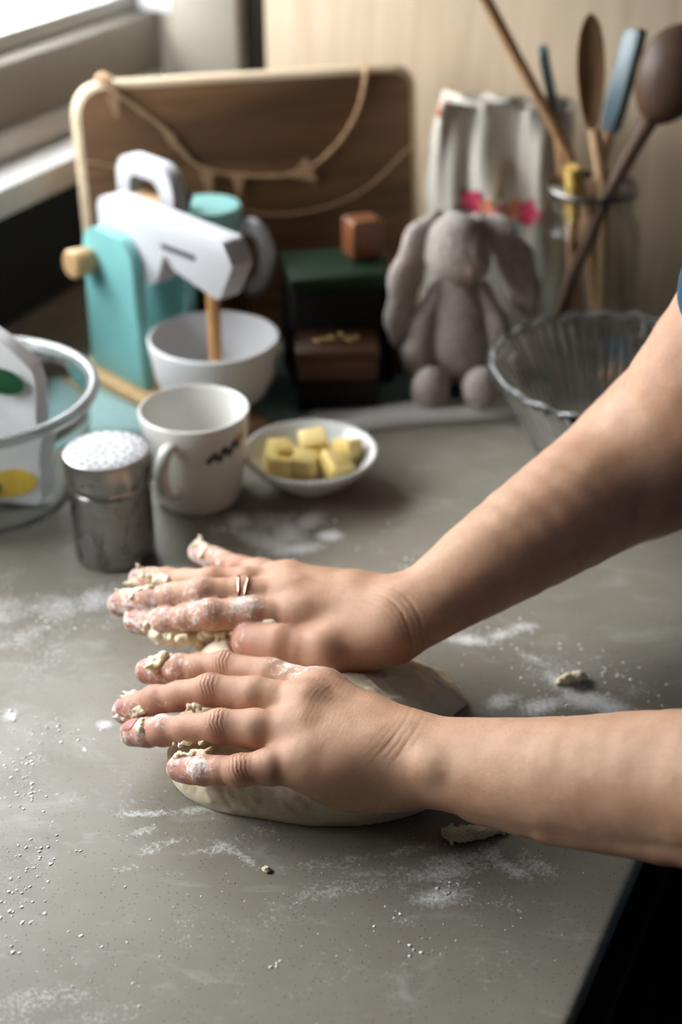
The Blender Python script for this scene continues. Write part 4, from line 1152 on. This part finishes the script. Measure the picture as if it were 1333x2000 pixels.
box('lid', (-.035, -.026, .0463), (.035, .026, .0555), M['red_wood'], wb_, .003)
for k, (x, y, r) in enumerate(((0, .002, .0062), (-.013, -.004, .0048), (.013, -.003, .0048))):
    pts = [(x + r * math.cos(a), y + r * math.sin(a) * .8, .0566) for a in np.linspace(0, 6.2832, 25)]
    tube('metal_emblem', pts, .0011, M['brass'], wb_, 8)
tag(wb_, 'small reddish wooden box with brass rings on its lid, in front of the green box', 'box')
sb = empty('wooden_plank', (.056, 1.168, TZ))
box('plank', (-.009, -.020, 0), (.009, .016, .060), M['orange_wood'], sb, .003)
tag(sb, 'low brown wooden block squeezed between green box and rabbit', 'block')

# ================================================================== PLUSH RABBIT
rb = empty('plush_rabbit', (.100, 1.125, TZ))
tag(rb, 'grey-beige plush rabbit with long drooping ears sitting on the towel', 'plush toy')
def plush(name, build, lo, hi, h=.0014, mat=None, disp=.0009):
    F = Field(lo, hi, h); build(F); V, Q = surface(F.a, F.lo, h)
    n = V - V.mean(0); n /= np.linalg.norm(n, axis=1)[:, None] + 1e-9
    V = V + n * (disp * (wob(V, 900) + wob(V + .21, 1500)))[:, None]
    return from_arr(name, V, Q, mat or M['plush'], rb)
def b_body(F):
    ell(F, (.002, .0, .038), (.033, .029, .037), .02); ell(F, (-.001, .002, .075), (.021, .020, .030), .02)
plush('torso', b_body, (-.05, -.04, -.004), (.05, .05, .115))
rt = Matrix.Rotation(R(-18), 3, 'Y')
def b_head(F):
    ell(F, (-.006, -.004, .127), (.027, .026, .027), .01); ell(F, (.003, -.020, .117), (.018, .016, .015), .015); ell(F, (-.012, -.018, .120), (.014, .012, .013), .012)
plush('head', b_head, (-.05, -.05, .085), (.05, .04, .165))
plush('nose', lambda F: ell(F, (.0045, -.0365, .1165), (.0042, .0028, .0028), .002), (-.01, -.045, .105), (.02, -.02, .13), .0009, M['plush_nose'], .0002)
def b_ear_l(F):
    P = [(-.022, .002, .146), (-.036, -.004, .132), (-.046, -.006, .100), (-.051, -.008, .066), (-.052, -.008, .046)]
    rr = (.009, .0125, .0145, .0125, .0075)
    for i in range(4): cone(F, P[i], P[i + 1], rr[i], rr[i + 1], .008, (.6, -.8, .1), .62)
plush('ear', b_ear_l, (-.08, -.04, .02), (0, .03, .17))
def b_ear_r(F):
    P = [(.012, .006, .142), (.030, .008, .134), (.046, .010, .110), (.056, .012, .082), (.062, .012, .064)]
    rr = (.009, .0125, .0150, .0135, .0085)
    for i in range(4): cone(F, P[i], P[i + 1], rr[i], rr[i + 1], .008, (-.5, -.8, .2), .62)
plush('ear', b_ear_r, (0, -.03, .04), (.09, .05, .17))
for s in (-1, 1):
    def b_arm(F):
        P = [(s * .018, -.002, .088), (s * .031, -.010, .060), (s * .036, -.016, .036), (s * .036, -.018, .026)]; rr = (.008, .0095, .0115, .0115)
        for i in range(3): cone(F, P[i], P[i + 1], rr[i], rr[i + 1], .008)
    plush('arm', b_arm, (min(0, s * .06), -.04, .005), (max(0, s * .06), .03, .115))
    def b_leg(F):
        cone(F, (s * .018, -.010, .016), (s * .020 - .004, -.044, .014), .013, .0135, .008)
        ell(F, (s * .022 - .004, -.050, .0195), (.0145, .0125, .0185), .008)
    plush('foot', b_leg, (s * .02 - .03, -.075, -.002), (s * .02 + .03, .02, .05))

# ================================================================== CANVAS DRAWSTRING BAG
bg_ = empty('canvas_bag', (.1480, 1.272, 0)); bg_.rotation_euler = (0, 0, R(-6))
tag(bg_, 'cream canvas drawstring bag with gold horn and flower print, behind the rabbit', 'bag')
nx, nz = 72, 44
Vb, Fb = [], []
def bag_pt(a, z):
    t = z / .216
    w = .071 - .012 * t + .004 * math.sin(t * 3); d = .034 * (1 - .62 * t ** 1.5)
    ca, sa = math.cos(a), math.sin(a)
    x = w * math.copysign(abs(ca) ** .72, ca); y = d * math.copysign(abs(sa) ** .8, sa)
    fold = (.0095 * t ** 1.2) * (math.sin(x * 150 + 4 * t) + .5 * math.sin(x * 330 + 2)) + .003 * math.sin(x * 90 + z * 60) + .003 * math.sin(z * 70 + x * 40) * (1 - t)
    ruff = .003 * math.sin(x * 520) * max(0, (t - .85) / .15)
    y = y + (fold + ruff) * (-1 if sa < 0 else .6)
    return (x + .004 * math.sin(z * 30), y, z + .002 * math.sin(x * 300) * (t > .98))
for j in range(nz + 1):
    for i in range(nx): Vb.append(bag_pt(2 * math.pi * i / nx + .01, .0005 + .2155 * j / nz))
for j in range(nz):
    for i in range(nx):
        k = (i + 1) % nx; Fb.append((j * nx + i, j * nx + k, (j + 1) * nx + k, (j + 1) * nx + i))
bm = bmesh.new(); vv = [bm.verts.new(p) for p in Vb]
for f in Fb: bm.faces.new([vv[i] for i in f])
bm.faces.new(vv[:nx][::-1])
bc = bm.verts.new((0, 0, .206))
for i in range(nx): bm.faces.new((vv[nz * nx + i], vv[nz * nx + (i + 1) % nx], bc))
from_bm('cloth', bm, M['canvas'], bg_, True)
def bag_front(x, z):
    """y of the bag's front at (x, z)"""
    best = None
    for i in range(181, 360):
        p = bag_pt(R(i), z)
        if best is None or abs(p[0] - x) < abs(best[0] - x): best = p
    return best[1]
def patch(name, cx, cz, outline, mat, off=.0012):
    bm = bmesh.new(); c = bm.verts.new((cx, bag_front(cx, cz) - off, cz)); ring = []
    for dx, dz in outline: ring.append(bm.verts.new((cx + dx, bag_front(cx + dx, cz + dz) - off, cz + dz)))
    for i in range(len(ring)): bm.faces.new((c, ring[i], ring[(i + 1) % len(ring)]))
    return from_bm(name, bm, mat, bg_, True)
def flower(r, n=5): return [((r * (1 + .22 * math.cos(n * a))) * math.cos(a), (r * (1 + .22 * math.cos(n * a))) * math.sin(a)) for a in np.linspace(0, 6.2832, 41)[:-1]]
patch('horn_print', -.001, .150, [(-.0062, -.016), (.0062, -.016), (.0042, -.004), (.0018, .012), (.0, .021), (-.0018, .012), (-.0042, -.004)], M['p_gold'])
for cx, cz, r, mk in ((-.026, .128, .0105, 'p_pink'), (-.014, .126, .007, 'p_coral'), (-.003, .121, .0082, 'p_rose'), (.010, .124, .0085, 'p_coral'), (.023, .120, .0105, 'p_pink'), (.036, .117, .0052, 'p_rose')):
    patch('flower_print', cx, cz, flower(r), M[mk], .0016)
for cx, cz, a in ((-.037, .121, 2.6), (.032, .110, -.6), (.014, .112, -1.2), (-.034, .134, 2.2)):
    patch('leaf_print', cx, cz, [(.0075 * math.cos(t) * math.cos(a) - .003 * math.sin(t) * math.sin(a), .0075 * math.cos(t) * math.sin(a) + .003 * math.sin(t) * math.cos(a)) for t in np.linspace(0, 6.2832, 17)[:-1]], M['leaf_teal'])
tube('drawstring', [(-.052, -.012, .2175), (-.058, -.020, .213), (-.060, -.024, .205)], .0022, M['p_coral'], bg_, 8)

# ================================================================== GLASS JAR AND UTENSILS
JC = Vector((.2138, 1.185, 0))
jar = empty('glass_jar', JC)
tag(jar, 'clear glass jar holding wooden spoons and spatulas beside the oak wall', 'jar')
jp = [(0, .005), (.038, .005), (.0435, .011), (.0445, .030), (.0445, .118), (.0425, .130), (.0352, .142), (.0350, .168), (.0362, .1700), (.0378, .1692), (.0380, .1660), (.0372, .1640), (.0372, .144), (.0445, .132), (.0470, .120), (.0470, .026), (.0455, .008), (.040, .0008), (0, .0008)]
lathe('glass', jp, M['glass_thin'], jar, 64)
for z in (.150, .1575): lathe('screw_thread', [(.0374, z - .0012), (.0387, z), (.0374, z + .0012)], M['glass_thin'], jar, 48)
lathe('rim_band', [(.0374, .1600), (.0392, .1606), (.0394, .1640), (.0382, .1655)], M['steel_dark'], jar, 48)
def utensil(name, label, parts):
    e = empty(name, JC + Vector((0, 0, .006))); tag(e, label, 'utensil', 'utensils standing in the glass jar')
    for (pn, pts, rad, mat, n) in parts:
        tube(pn, [Vector(p) - e.location for p in pts], rad, mat, e, n)
    return e
# tall narrow spoon, hollow side towards the camera
sp_ = empty('wooden_spoon', JC + Vector((0, 0, .006))); tag(sp_, 'tall slim wooden spoon with an oval bowl, upright in the jar', 'utensil', 'utensils standing in the glass jar')
top = [(.2305, 1.158, .010), (.226, 1.160, .090), (.219, 1.163, .172), (.2085, 1.167, .218)]
tube('handle', [Vector(p) - sp_.location for p in top], [.0042, .0046, .0052, .0056], M['spoon_pale'], sp_, 14)
def spoon_bowl(parent, c, axis, face, L, W, depth, mat, name='bowl', th=.0022):
    """shallow oval bowl: axis along its length, face = direction of the hollow"""
    c = np.array(c); ax = unit(np.array(axis, float)); fc_ = np.array(face, float); fc_ = unit(fc_ - ax * (fc_ @ ax)); sd = np.cross(ax, fc_)
    n, m = 28, 7; top, bot = [], []
    bm = bmesh.new(); rings_t = []; rings_b = []
    o = np.array(parent.location)
    for k in range(m + 1):
        q = k / m; rt_, rb2 = [], []
        for i in range(n):
            a = 2 * math.pi * i / n; ca, sa = math.cos(a), math.sin(a)
            x = ca * L * q; y = sa * W * q * (1 + .12 * ca)
            rt_.append(bm.verts.new(c + ax * x + sd * y - fc_ * depth * (1 - q * q) - o))
            rb2.append(bm.verts.new(c + ax * x * 1.02 + sd * y * 1.04 - fc_ * (depth * (1 - q ** 2.4) + th * (1 - .6 * q ** 4)) - o))
            if k == 0: break
        rings_t.append(rt_); rings_b.append(rb2)
    for rg in (rings_t, rings_b):
        for k in range(m):
            for i in range(n):
                j = (i + 1) % n
                if k == 0: bm.faces.new((rg[0][0], rg[1][i], rg[1][j]))
                else: bm.faces.new((rg[k][i], rg[k + 1][i], rg[k + 1][j], rg[k][j]))
    for i in range(n):
        j = (i + 1) % n; bm.faces.new((rings_t[m][i], rings_t[m][j], rings_b[m][j], rings_b[m][i]))
    return from_bm(name, bm, mat, parent, True)
spoon_bowl(sp_, (.2022, 1.169, .262), (-.10, .04, 1), (.15, -1, 0), .046, .0115, .005, M['spoon_wood'])
utensil('wooden_stick', 'long thin wooden handle slanting out of the jar to the upper left', [('shaft', [(.236, 1.200, .012), (.214, 1.198, .140), (.194, 1.198, .188), (.115, 1.200, .317), (.106, 1.2, .333)], [.004, .0044, .0046, .0050, .0046], M['spoon_wood'], 14)])
def spatula(name, label, base, neck, tip, width, thick, facing, hmat):
    e = empty(name, JC + Vector((0, 0, .006))); tag(e, label, 'utensil', 'utensils standing in the glass jar')
    b, n_, t_ = (np.array(p) for p in (base, neck, tip)); o = np.array(e.location)
    tube('handle', [b - o, (b + n_) / 2 - o, n_ - o], [.0042, .0048, .0050], hmat, e, 14)
    ax = unit(t_ - n_); L = np.linalg.norm(t_ - n_); f_ = np.array(facing, float); f_ = unit(f_ - ax * (f_ @ ax)); sd = np.cross(ax, f_)
    out = rounded([(-.0065, -.012), (.0065, -.012), (width * .5, .012), (width * .52, L), (-width * .42, L * .96), (-width * .5, .010)], [.002, .002, .003, .003, .004, .003])
    mtx = Matrix(((sd[0], ax[0], f_[0], n_[0] - o[0]), (sd[1], ax[1], f_[1], n_[1] - o[1]), (sd[2], ax[2], f_[2], n_[2] - o[2]), (0, 0, 0, 1)))
    bm = bmesh.new(); add_prism(bm, out, -thick / 2, thick / 2, thick * .3, 2, mtx)
    from_bm('blade', bm, M['blue_silicone'], e, angle=50)
    return e
spatula('silicone_spatula', 'narrow blue silicone spatula seen edge-on, left in the jar', (.224, 1.222, .012), (.186, 1.210, .205), (.166, 1.206, .275), .016, .0070, (.98, -.18, .3), M['spoon_wood'])
spatula('silicone_spatula', 'wide blue silicone spatula behind the big wooden spoon in the jar', (.196, 1.209, .012), (.2315, 1.211, .216), (.2430, 1.212, .290), .018, .010, (-.80, -.60, .2), M['spoon_wood'])
ld = empty('wooden_spoon', JC + Vector((0, 0, .006))); tag(ld, 'big dark wooden spoon with a round bowl at the right edge of the photo', 'utensil', 'utensils standing in the glass jar')
tube('handle', [Vector(p) - ld.location for p in ((.184, 1.168, .012), (.200, 1.166, .090), (.2275, 1.160, .176), (.2440, 1.154, .216), (.2500, 1.150, .232))], [.0052, .0056, .0062, .0068, .0080], M['spoon_dark'], ld, 14)
spoon_bowl(ld, (.2640, 1.148, .2660), (.34, -.06, 1), (.25, 1, .15), .040, .029, .014, M['spoon_dark'], th=.004)
br = empty('pastry_brush', JC + Vector((0, 0, .006))); tag(br, 'pastry brush with yellow bristles at the left rim of the jar', 'utensil', 'utensils standing in the glass jar')
tube('handle', [Vector(p) - br.location for p in ((.206, 1.166, .012), (.197, 1.168, .140))], .0045, M['spoon_wood'], br, 12)
bm = bmesh.new(); add_tube(bm, [Vector(p) - br.location for p in ((.1972, 1.168, .140), (.1955, 1.168, .160), (.1925, 1.168, .186))], [(.0070, .0045), (.0085, .0055), (.0100, .0060)], 20)
from_bm('bristles', bm, M['bristle'], br, angle=50)

# ================================================================== RIBBED GLASS BOWL (right)
gr = empty('glass_bowl', (.2138, .980, 0))
tag(gr, 'ribbed clear glass bowl with flour residue, behind the far forearm', 'glass bowl')
outp = [(0, .0008), (.050, .0008), (.0535, .003), (.062, .020), (.078, .052), (.090, .074), (.096, .082), (.1000, .086), (.1012, .0905), (.0992, .0925), (.0960, .0905), (.0915, .084), (.0850, .074), (.0735, .053), (.0575, .022), (.048, .0075), (0, .0065)]
def ribs(r, z, a, j):
    if 3 <= j <= 7: return (r * (1 + .026 * math.cos(a * 60)), z)
    if 8 <= j <= 10: return (r * (1 + .012 * math.cos(a * 24)), z + .0012 * math.cos(a * 24))
    return (r, z)
lathe('bowl', outp, M['glass'], gr, 360, mod=ribs)
lathe('rim', [(.0990 + .0017 * math.cos(a), .0910 + .0017 * math.sin(a)) for a in np.linspace(0, 6.2832, 13)], M['glass_rim'], gr, 240, mod=lambda r, z, a, j: (r * (1 + .010 * math.cos(a * 24)), z + .0016 * math.cos(a * 24)))
bs = empty('silicone_spoon', (.190, .955, .010)); tag(bs, 'blue silicone spoon lying in the ribbed glass bowl', 'utensil')
spoon_bowl(bs, (.1905, .945, .034), (.5, -.75, .2), (-.2, .2, 1), .024, .017, .007, M['blue_silicone'])
tube('handle', [(.011, -.025, .028), (.045, -.055, .062), (.068, -.078, .090)], [.0045, .0045, .004], M['spoon_wood'], bs, 12)
rsd = np.random.RandomState(5)
F = Field((.15, .92, .006), (.28, 1.05, .040), .0016)
for k in range(26):
    a, q = rsd.rand() * 6.28, .032 * math.sqrt(rsd.rand())
    ell(F, (.212 + q * math.cos(a), .985 + q * math.sin(a), .0105), (rsd.uniform(.005, .014), rsd.uniform(.005, .012), rsd.uniform(.003, .011)), .006)
zz = F.lo[2] + np.arange(F.n[2]) * F.h
V, Q = surface(np.maximum(F.a, (.0085 - zz)[None, None, :].astype(np.float32)), F.lo, F.h)
fr = from_arr('flour_residue', V, Q, M['crumb']); tag(fr, 'white floury residue in the bottom of the ribbed glass bowl', 'flour')

# ================================================================== GLASS BOWL (left) with a printed packet
gl_ = empty('glass_bowl', (-.272, .9365, 0))
tag(gl_, 'smooth clear glass bowl with a white printed packet in it, left edge', 'glass bowl')
lp = [(0, .0008), (.060, .0008), (.066, .003), (.0755, .014), (.0835, .040), (.0870, .066), (.0880, .082), (.0905, .0845), (.0925, .0880), (.0915, .0915), (.0880, .0925), (.0852, .0900), (.0845, .0840), (.0838, .066), (.0805, .041), (.0725, .017), (.063, .0065), (0, .0060)]
lathe('bowl', lp, M['glass'], gl_, 96)
lathe('rim', [(.0905 + .0048 * math.cos(a), .0905 + .0042 * math.sin(a)) for a in np.linspace(0, 6.2832, 17)], M['glass_rim'], gl_, 96)
pk = empty('printed_packet', (-.268, .930, .0068)); pk.rotation_euler = (0, 0, R(-12))
tag(pk, 'white folded packet printed with lemons and green leaves, standing in the glass bowl', 'packet')
outl = [(-.050, .004), (.052, .004), (.0515, .060), (.0560, .098), (.0545, .112), (.036, .130), (.020, .139), (.004, .143), (-.030, .145), (-.050, .138)]
bm = bmesh.new(); add_prism(bm, rounded(outl, [.004, .004, .01, .003, .003, .01, .003, .006, .01, .01]), -.012, .012, .0035, 3, Matrix(((1, 0, 0, 0), (0, 0, 1, 0), (0, 1, 0, 0), (0, 0, 0, 1))))
for v in bm.verts:
    v.co.y += .0020 * math.sin(v.co.x * 90 + v.co.z * 50); v.co.y *= (1.0 - .45 * max(0, v.co.z - .06) / .085)
from_bm('paper', bm, M['packet'], pk, angle=35)
def flat_patch(name, poly, mat, y):
    bm = bmesh.new(); add_prism(bm, poly, y - .0003, y + .0003, 0, 1, Matrix(((1, 0, 0, 0), (0, 0, 1, 0), (0, 1, 0, 0), (0, 0, 0, 1))))
    return from_bm(name, bm, mat, pk)
def ell2(cx, cz, a, b, rot, n=24): return [(cx + a * math.cos(t) * math.cos(rot) - b * math.sin(t) * math.sin(rot), cz + a * math.cos(t) * math.sin(rot) + b * math.sin(t) * math.cos(rot)) for t in np.linspace(0, 6.2832, n + 1)[:-1]]
flat_patch('leaf_print', ell2(.032, .104, .0170, .0100, -.15), M['print_green'], -.0135)
flat_patch('leaf_print', ell2(.014, .094, .010, .0055, 1.2), M['print_green'], -.0133)
flat_patch('lemon_print', ell2(.026, .022, .024, .012, .25), M['print_lemon'], -.0142)
flat_patch('lemon_print', ell2(-.020, .026, .022, .013, -.2), M['print_lemon'], -.0142)
flat_patch('leaf_print', ell2(.010, .014, .013, .006, .5), M['print_green'], -.0150)

# ================================================================== FLOUR SHAKER
sh = empty('flour_shaker', (-.1605, .8595, 0))
tag(sh, 'cylindrical stainless steel flour shaker with a perforated floury lid', 'shaker')
lathe('body', [(0, .0006), (.0270, .0006), (.0280, .0020), (.0283, .0045), (.0283, .0560), (.0286, .0580), (.0276, .0595), (0, .0595)], M['steel'], sh, 64, angle=35)
lidp = lathe('lid', [(0, .0600), (.0296, .0600), (.0302, .0608), (.0302, .0622), (.0298, .0632), (.0301, .0640), (.0304, .0800), (.0298, .0825), (.0284, .0832), (0, .0832)], M['steel'], sh, 64, angle=35)
lathe('flour_film', [(0, .0837), (.012, .0838), (.0275, .0835), (.0280, .0831)], M['flour_top'], lidp, 48)
for rr_, n in ((.0, 1), (.007, 6), (.0135, 12), (.020, 18), (.0252, 22)):
    for i in range(n):
        a = 2 * math.pi * i / n + rr_ * 50
        lathe('hole', [(0, .08395), (.00085, .08395), (.0010, .0837)], M['near_black'], lidp, 8, loc=(rr_ * math.cos(a), rr_ * math.sin(a), 0))

# ================================================================== MUG
mg = empty('mug', (-.1085, .9400, 0))
tag(mg, 'cream ceramic mug with a dark floral print, between shaker and butter dish', 'mug')
lathe('body', [(0, .0050), (.024, .0050), (.0290, .0085), (.0330, .030), (.0365, .055), (.0384, .0730), (.0392, .0752), (.0404, .0750), (.0408, .0732), (.0400, .0640), (.0375, .040), (.0340, .012), (.0322, .0040), (.0305, .0008), (.0270, .0008), (.0260, .0030), (0, .0030)], M['porcelain'], mg, 80)
ha_ = R(250); hd_ = Vector((math.cos(ha_), math.sin(ha_), 0))
hpts = spline([hd_ * .0365 + Vector((0, 0, .062)), hd_ * .049 + Vector((0, 0, .062)), hd_ * .0565 + Vector((0, 0, .050)), hd_ * .054 + Vector((0, 0, .034)), hd_ * .044 + Vector((0, 0, .0245)), hd_ * .0335 + Vector((0, 0, .0215))], 7)
tube('handle', hpts, [(.0052, .0036)] * len(hpts), M['porcelain'], mg, 14)
def mug_patch(a0, z0, outline, mat, nm):
    bm = bmesh.new(); ring = []
    def P(a, z):
        r = np.interp(z, [.012, .040, .064, .0732], [.0340, .0375, .0400, .0408]) + .0003
        return Vector((r * math.cos(a), r * math.sin(a), z))
    c = bm.verts.new(P(a0, z0))
    for da, dz in outline: ring.append(bm.verts.new(P(a0 + da / .039, z0 + dz)))
    for i in range(len(ring)): bm.faces.new((c, ring[i], ring[(i + 1) % len(ring)]))
    from_bm(nm, bm, mat, mg, True)
for a, z, r, mk in ((-70, .0500, .0026, 'mug_leaf'), (-64, .0535, .0032, 'mug_leaf'), (-58, .0505, .0034, 'mug_print'), (-52, .0560, .0036, 'mug_leaf'), (-45, .0530, .0036, 'mug_print'), (-39, .0585, .0036, 'mug_leaf'), (-32, .0560, .0030, 'mug_print'), (-35, .0625, .0026, 'p_coral'), (-27, .0610, .0030, 'mug_leaf'), (-24, .0650, .0022, 'p_gold')):
    mug_patch(R(a), z, flower(r, 4), M[mk], 'flower_print')

# ================================================================== BUTTER DISH AND BUTTER
bd = empty('butter_dish', (-.0235, .958, 0))
tag(bd, 'white fluted porcelain dish with a beaded rim holding butter cubes', 'dish')
def flute(r, z, a, j):
    if j in (3, 4, 5, 10, 11): return (r * (1 + .010 * math.cos(a * 40)), z)
    return (r, z)
lathe('dish', [(0, .0010), (.022, .0010), (.025, .0030), (.036, .0120), (.046, .0225), (.0500, .0280), (.0510, .0300), (.0505, .0312), (.0490, .0306), (.0450, .0258), (.0350, .0152), (.0230, .0066), (0, .0055)], M['porcelain_dish'], bd, 160, mod=flute)
bm = bmesh.new()
bmesh.ops.create_icosphere(bm, subdivisions=2, radius=.0019)
bead_me = bpy.data.meshes.new('bead'); bm.to_mesh(bead_me); bm.free(); bead_me.materials.append(M['porcelain_dish'])
bead_me.polygons.foreach_set('use_smooth', [True] * len(bead_me.polygons))
for i in range(60):
    a = 2 * math.pi * i / 60
    o = bpy.data.objects.new('bead', bead_me); C.objects.link(o); o.parent = bd
    o.location = (.0502 * math.cos(a), .0502 * math.sin(a), .0293)
butter_spec = [((-.0460, .967, .0245), .016, (.15, .10, .5), 'butter cube at the back left of the dish, beside the mug'),
               ((-.0215, .975, .0270), .018, (.2, -.15, .25), 'butter cube at the back of the dish, topmost of the pile'),
               ((.0045, .968, .0262), .016, (-.25, .2, .9), 'butter cube at the right of the dish, tilted on its edge'),
               ((-.0275, .949, .0240), .0165, (.10, .05, -.15), 'butter cube in the middle front of the dish, face to the camera'),
               ((-.0050, .948, .0225), .018, (.35, .25, .65), 'long butter cube at the front right of the dish'),
               ((-.0480, .948, .0210), .017, (-.2, .15, .3), 'butter cube at the front left of the dish'),
               ((-.0250, .962, .0120), .017, (0, 0, .2), 'butter cube lowest in the pile, glimpsed between the others')]
for loc, s, rot, lab in butter_spec:
    s *= 1.12
    bm = bmesh.new(); add_box(bm, (-s / 2, -s / 2, -s * .42), (s / 2 * 1.05, s / 2, s * .42), .0012, 2)
    for v in bm.verts: v.co += Vector((.0006 * math.sin(v.co.y * 700), .0005 * math.sin(v.co.z * 600), .0005 * math.sin(v.co.x * 500)))
    o = from_bm('butter_cube', bm, M['butter'], None, angle=50); o.location = loc; o.rotation_euler = rot
    tag(o, lab, 'butter', 'butter cubes in the white dish')

# ================================================================== CUTTING BOARD AND BUNTING
bt_l, bt_r = np.array([-.2333, 1.2357, .235]), np.array([.0686, 1.3095, .235])
bx_ = unit(np.array([bt_r[0] - bt_l[0], bt_r[1] - bt_l[1], 0])); lean = R(10)
bn = np.array([bx_[1], -bx_[0], 0])                       # towards the camera
bz_ = unit(np.array([0, 0, 1.0]) * math.cos(lean) - bn * math.sin(lean)); bnn = np.cross(bx_, bz_)
BW = np.linalg.norm(bt_r[:2] - bt_l[:2]); BH = .235 / math.cos(lean)
borg = bt_l - bz_ * BH; borg[2] = .0005
BM_ = Matrix(((bx_[0], bz_[0], bnn[0], borg[0]), (bx_[1], bz_[1], bnn[1], borg[1]), (bx_[2], bz_[2], bnn[2], borg[2] + .003), (0, 0, 0, 1)))
cb = empty('cutting_board'); cb.matrix_world = BM_
tag(cb, 'large dark-grained wooden chopping board leaning in the corner behind the toys', 'chopping board')
pl_ = rounded([(0, 0), (BW, 0), (BW, BH), (0, BH)], [.004, .004, .022, .026], 8)
bm = bmesh.new()
def inset(d): return rounded([(d, 0), (BW - d, 0), (BW - d, BH - d), (d, BH - d)], [.002, .002, .026 - d, .034 - d], 10)
lv = [(.004, -.022), (.0, -.019), (.0, -.007), (.0025, -.002), (.007, 0.0)]
rgs = [[bm.verts.new((x, y, z)) for x, y in inset(d)] for d, z in lv]
for r0, r1 in zip(rgs[:-1], rgs[1:]):
    for i in range(len(r0)): bm.faces.new((r0[i], r0[(i + 1) % len(r0)], r1[(i + 1) % len(r0)], r1[i]))
bm.faces.new(rgs[0][::-1]); bm.faces.new(rgs[-1]); bm.normal_update()
for f in bm.faces: f.material_index = 0 if abs(f.normal.z) > .97 else 1
bd_o = from_bm('board', bm, [M['board_wood'], M['board_edge']], cb, angle=40)
gn = empty('bunting_garland'); gn.matrix_world = BM_ @ Matrix.Translation((0, 0, .003))
tag(gn, 'jute string garland with small triangular flags draped over the chopping board', 'garland')
def sag(p, q, drop, n=24):
    return [(p[0] + (q[0] - p[0]) * t, p[1] + (q[1] - p[1]) * t - drop * 4 * t * (1 - t), .001 + .001 * math.sin(t * 20)) for t in np.linspace(0, 1, n + 1)]
s1 = spline([(.030, BH + .001, -.004), (.034, BH - .006, .001), (.075, BH - .040, .001), (.108, BH - .078, .001), (.165, BH - .090, .001), (.205, BH - .086, .001), (.235, BH - .064, .001), (.252, BH - .040, .001), (.260, BH - .016, .001), (.264, BH + .001, -.002)], 6)
tube('string', s1, [.0019 + .0006 * math.sin(i * 2.1) for i in range(len(s1))], M['jute'], gn, 8)
s2 = spline([(.003, BH - .065, .001), (.05, BH - .078, .001), (.11, BH - .108, .001), (.18, BH - .125, .001), (.25, BH - .112, .001), (.305, BH - .07, .001)], 6)
tube('string', s2, [.0009] * len(s2), M['jute'], gn, 8)
def flag(x, y, w, hgt, a):
    bm = bmesh.new(); ca, sa = math.cos(a), math.sin(a)
    pts = [(-w / 2, 0), (w / 2, 0), (w * .08, -hgt), (-w * .08, -hgt)]
    add_prism(bm, [(x + px * ca - py * sa, y + px * sa + py * ca) for px, py in pts], .0015, .0028)
    from_bm('flag', bm, M['jute'], gn)
for x, y, w, hgt, a in ((.036, BH - .012, .012, .018, .1), (.112, BH - .082, .013, .020, .1), (.140, BH - .088, .012, .018, 0.), (.196, BH - .084, .022, .020, .9), (.082, BH - .048, .010, .014, .4)):
    flag(x, y, w, hgt, a)
tube('knot', [(.024, BH + .001, -.006), (.030, BH + .004, -.002), (.036, BH + .001, .002)], [.003, .0045, .003], M['jute'], gn, 10)
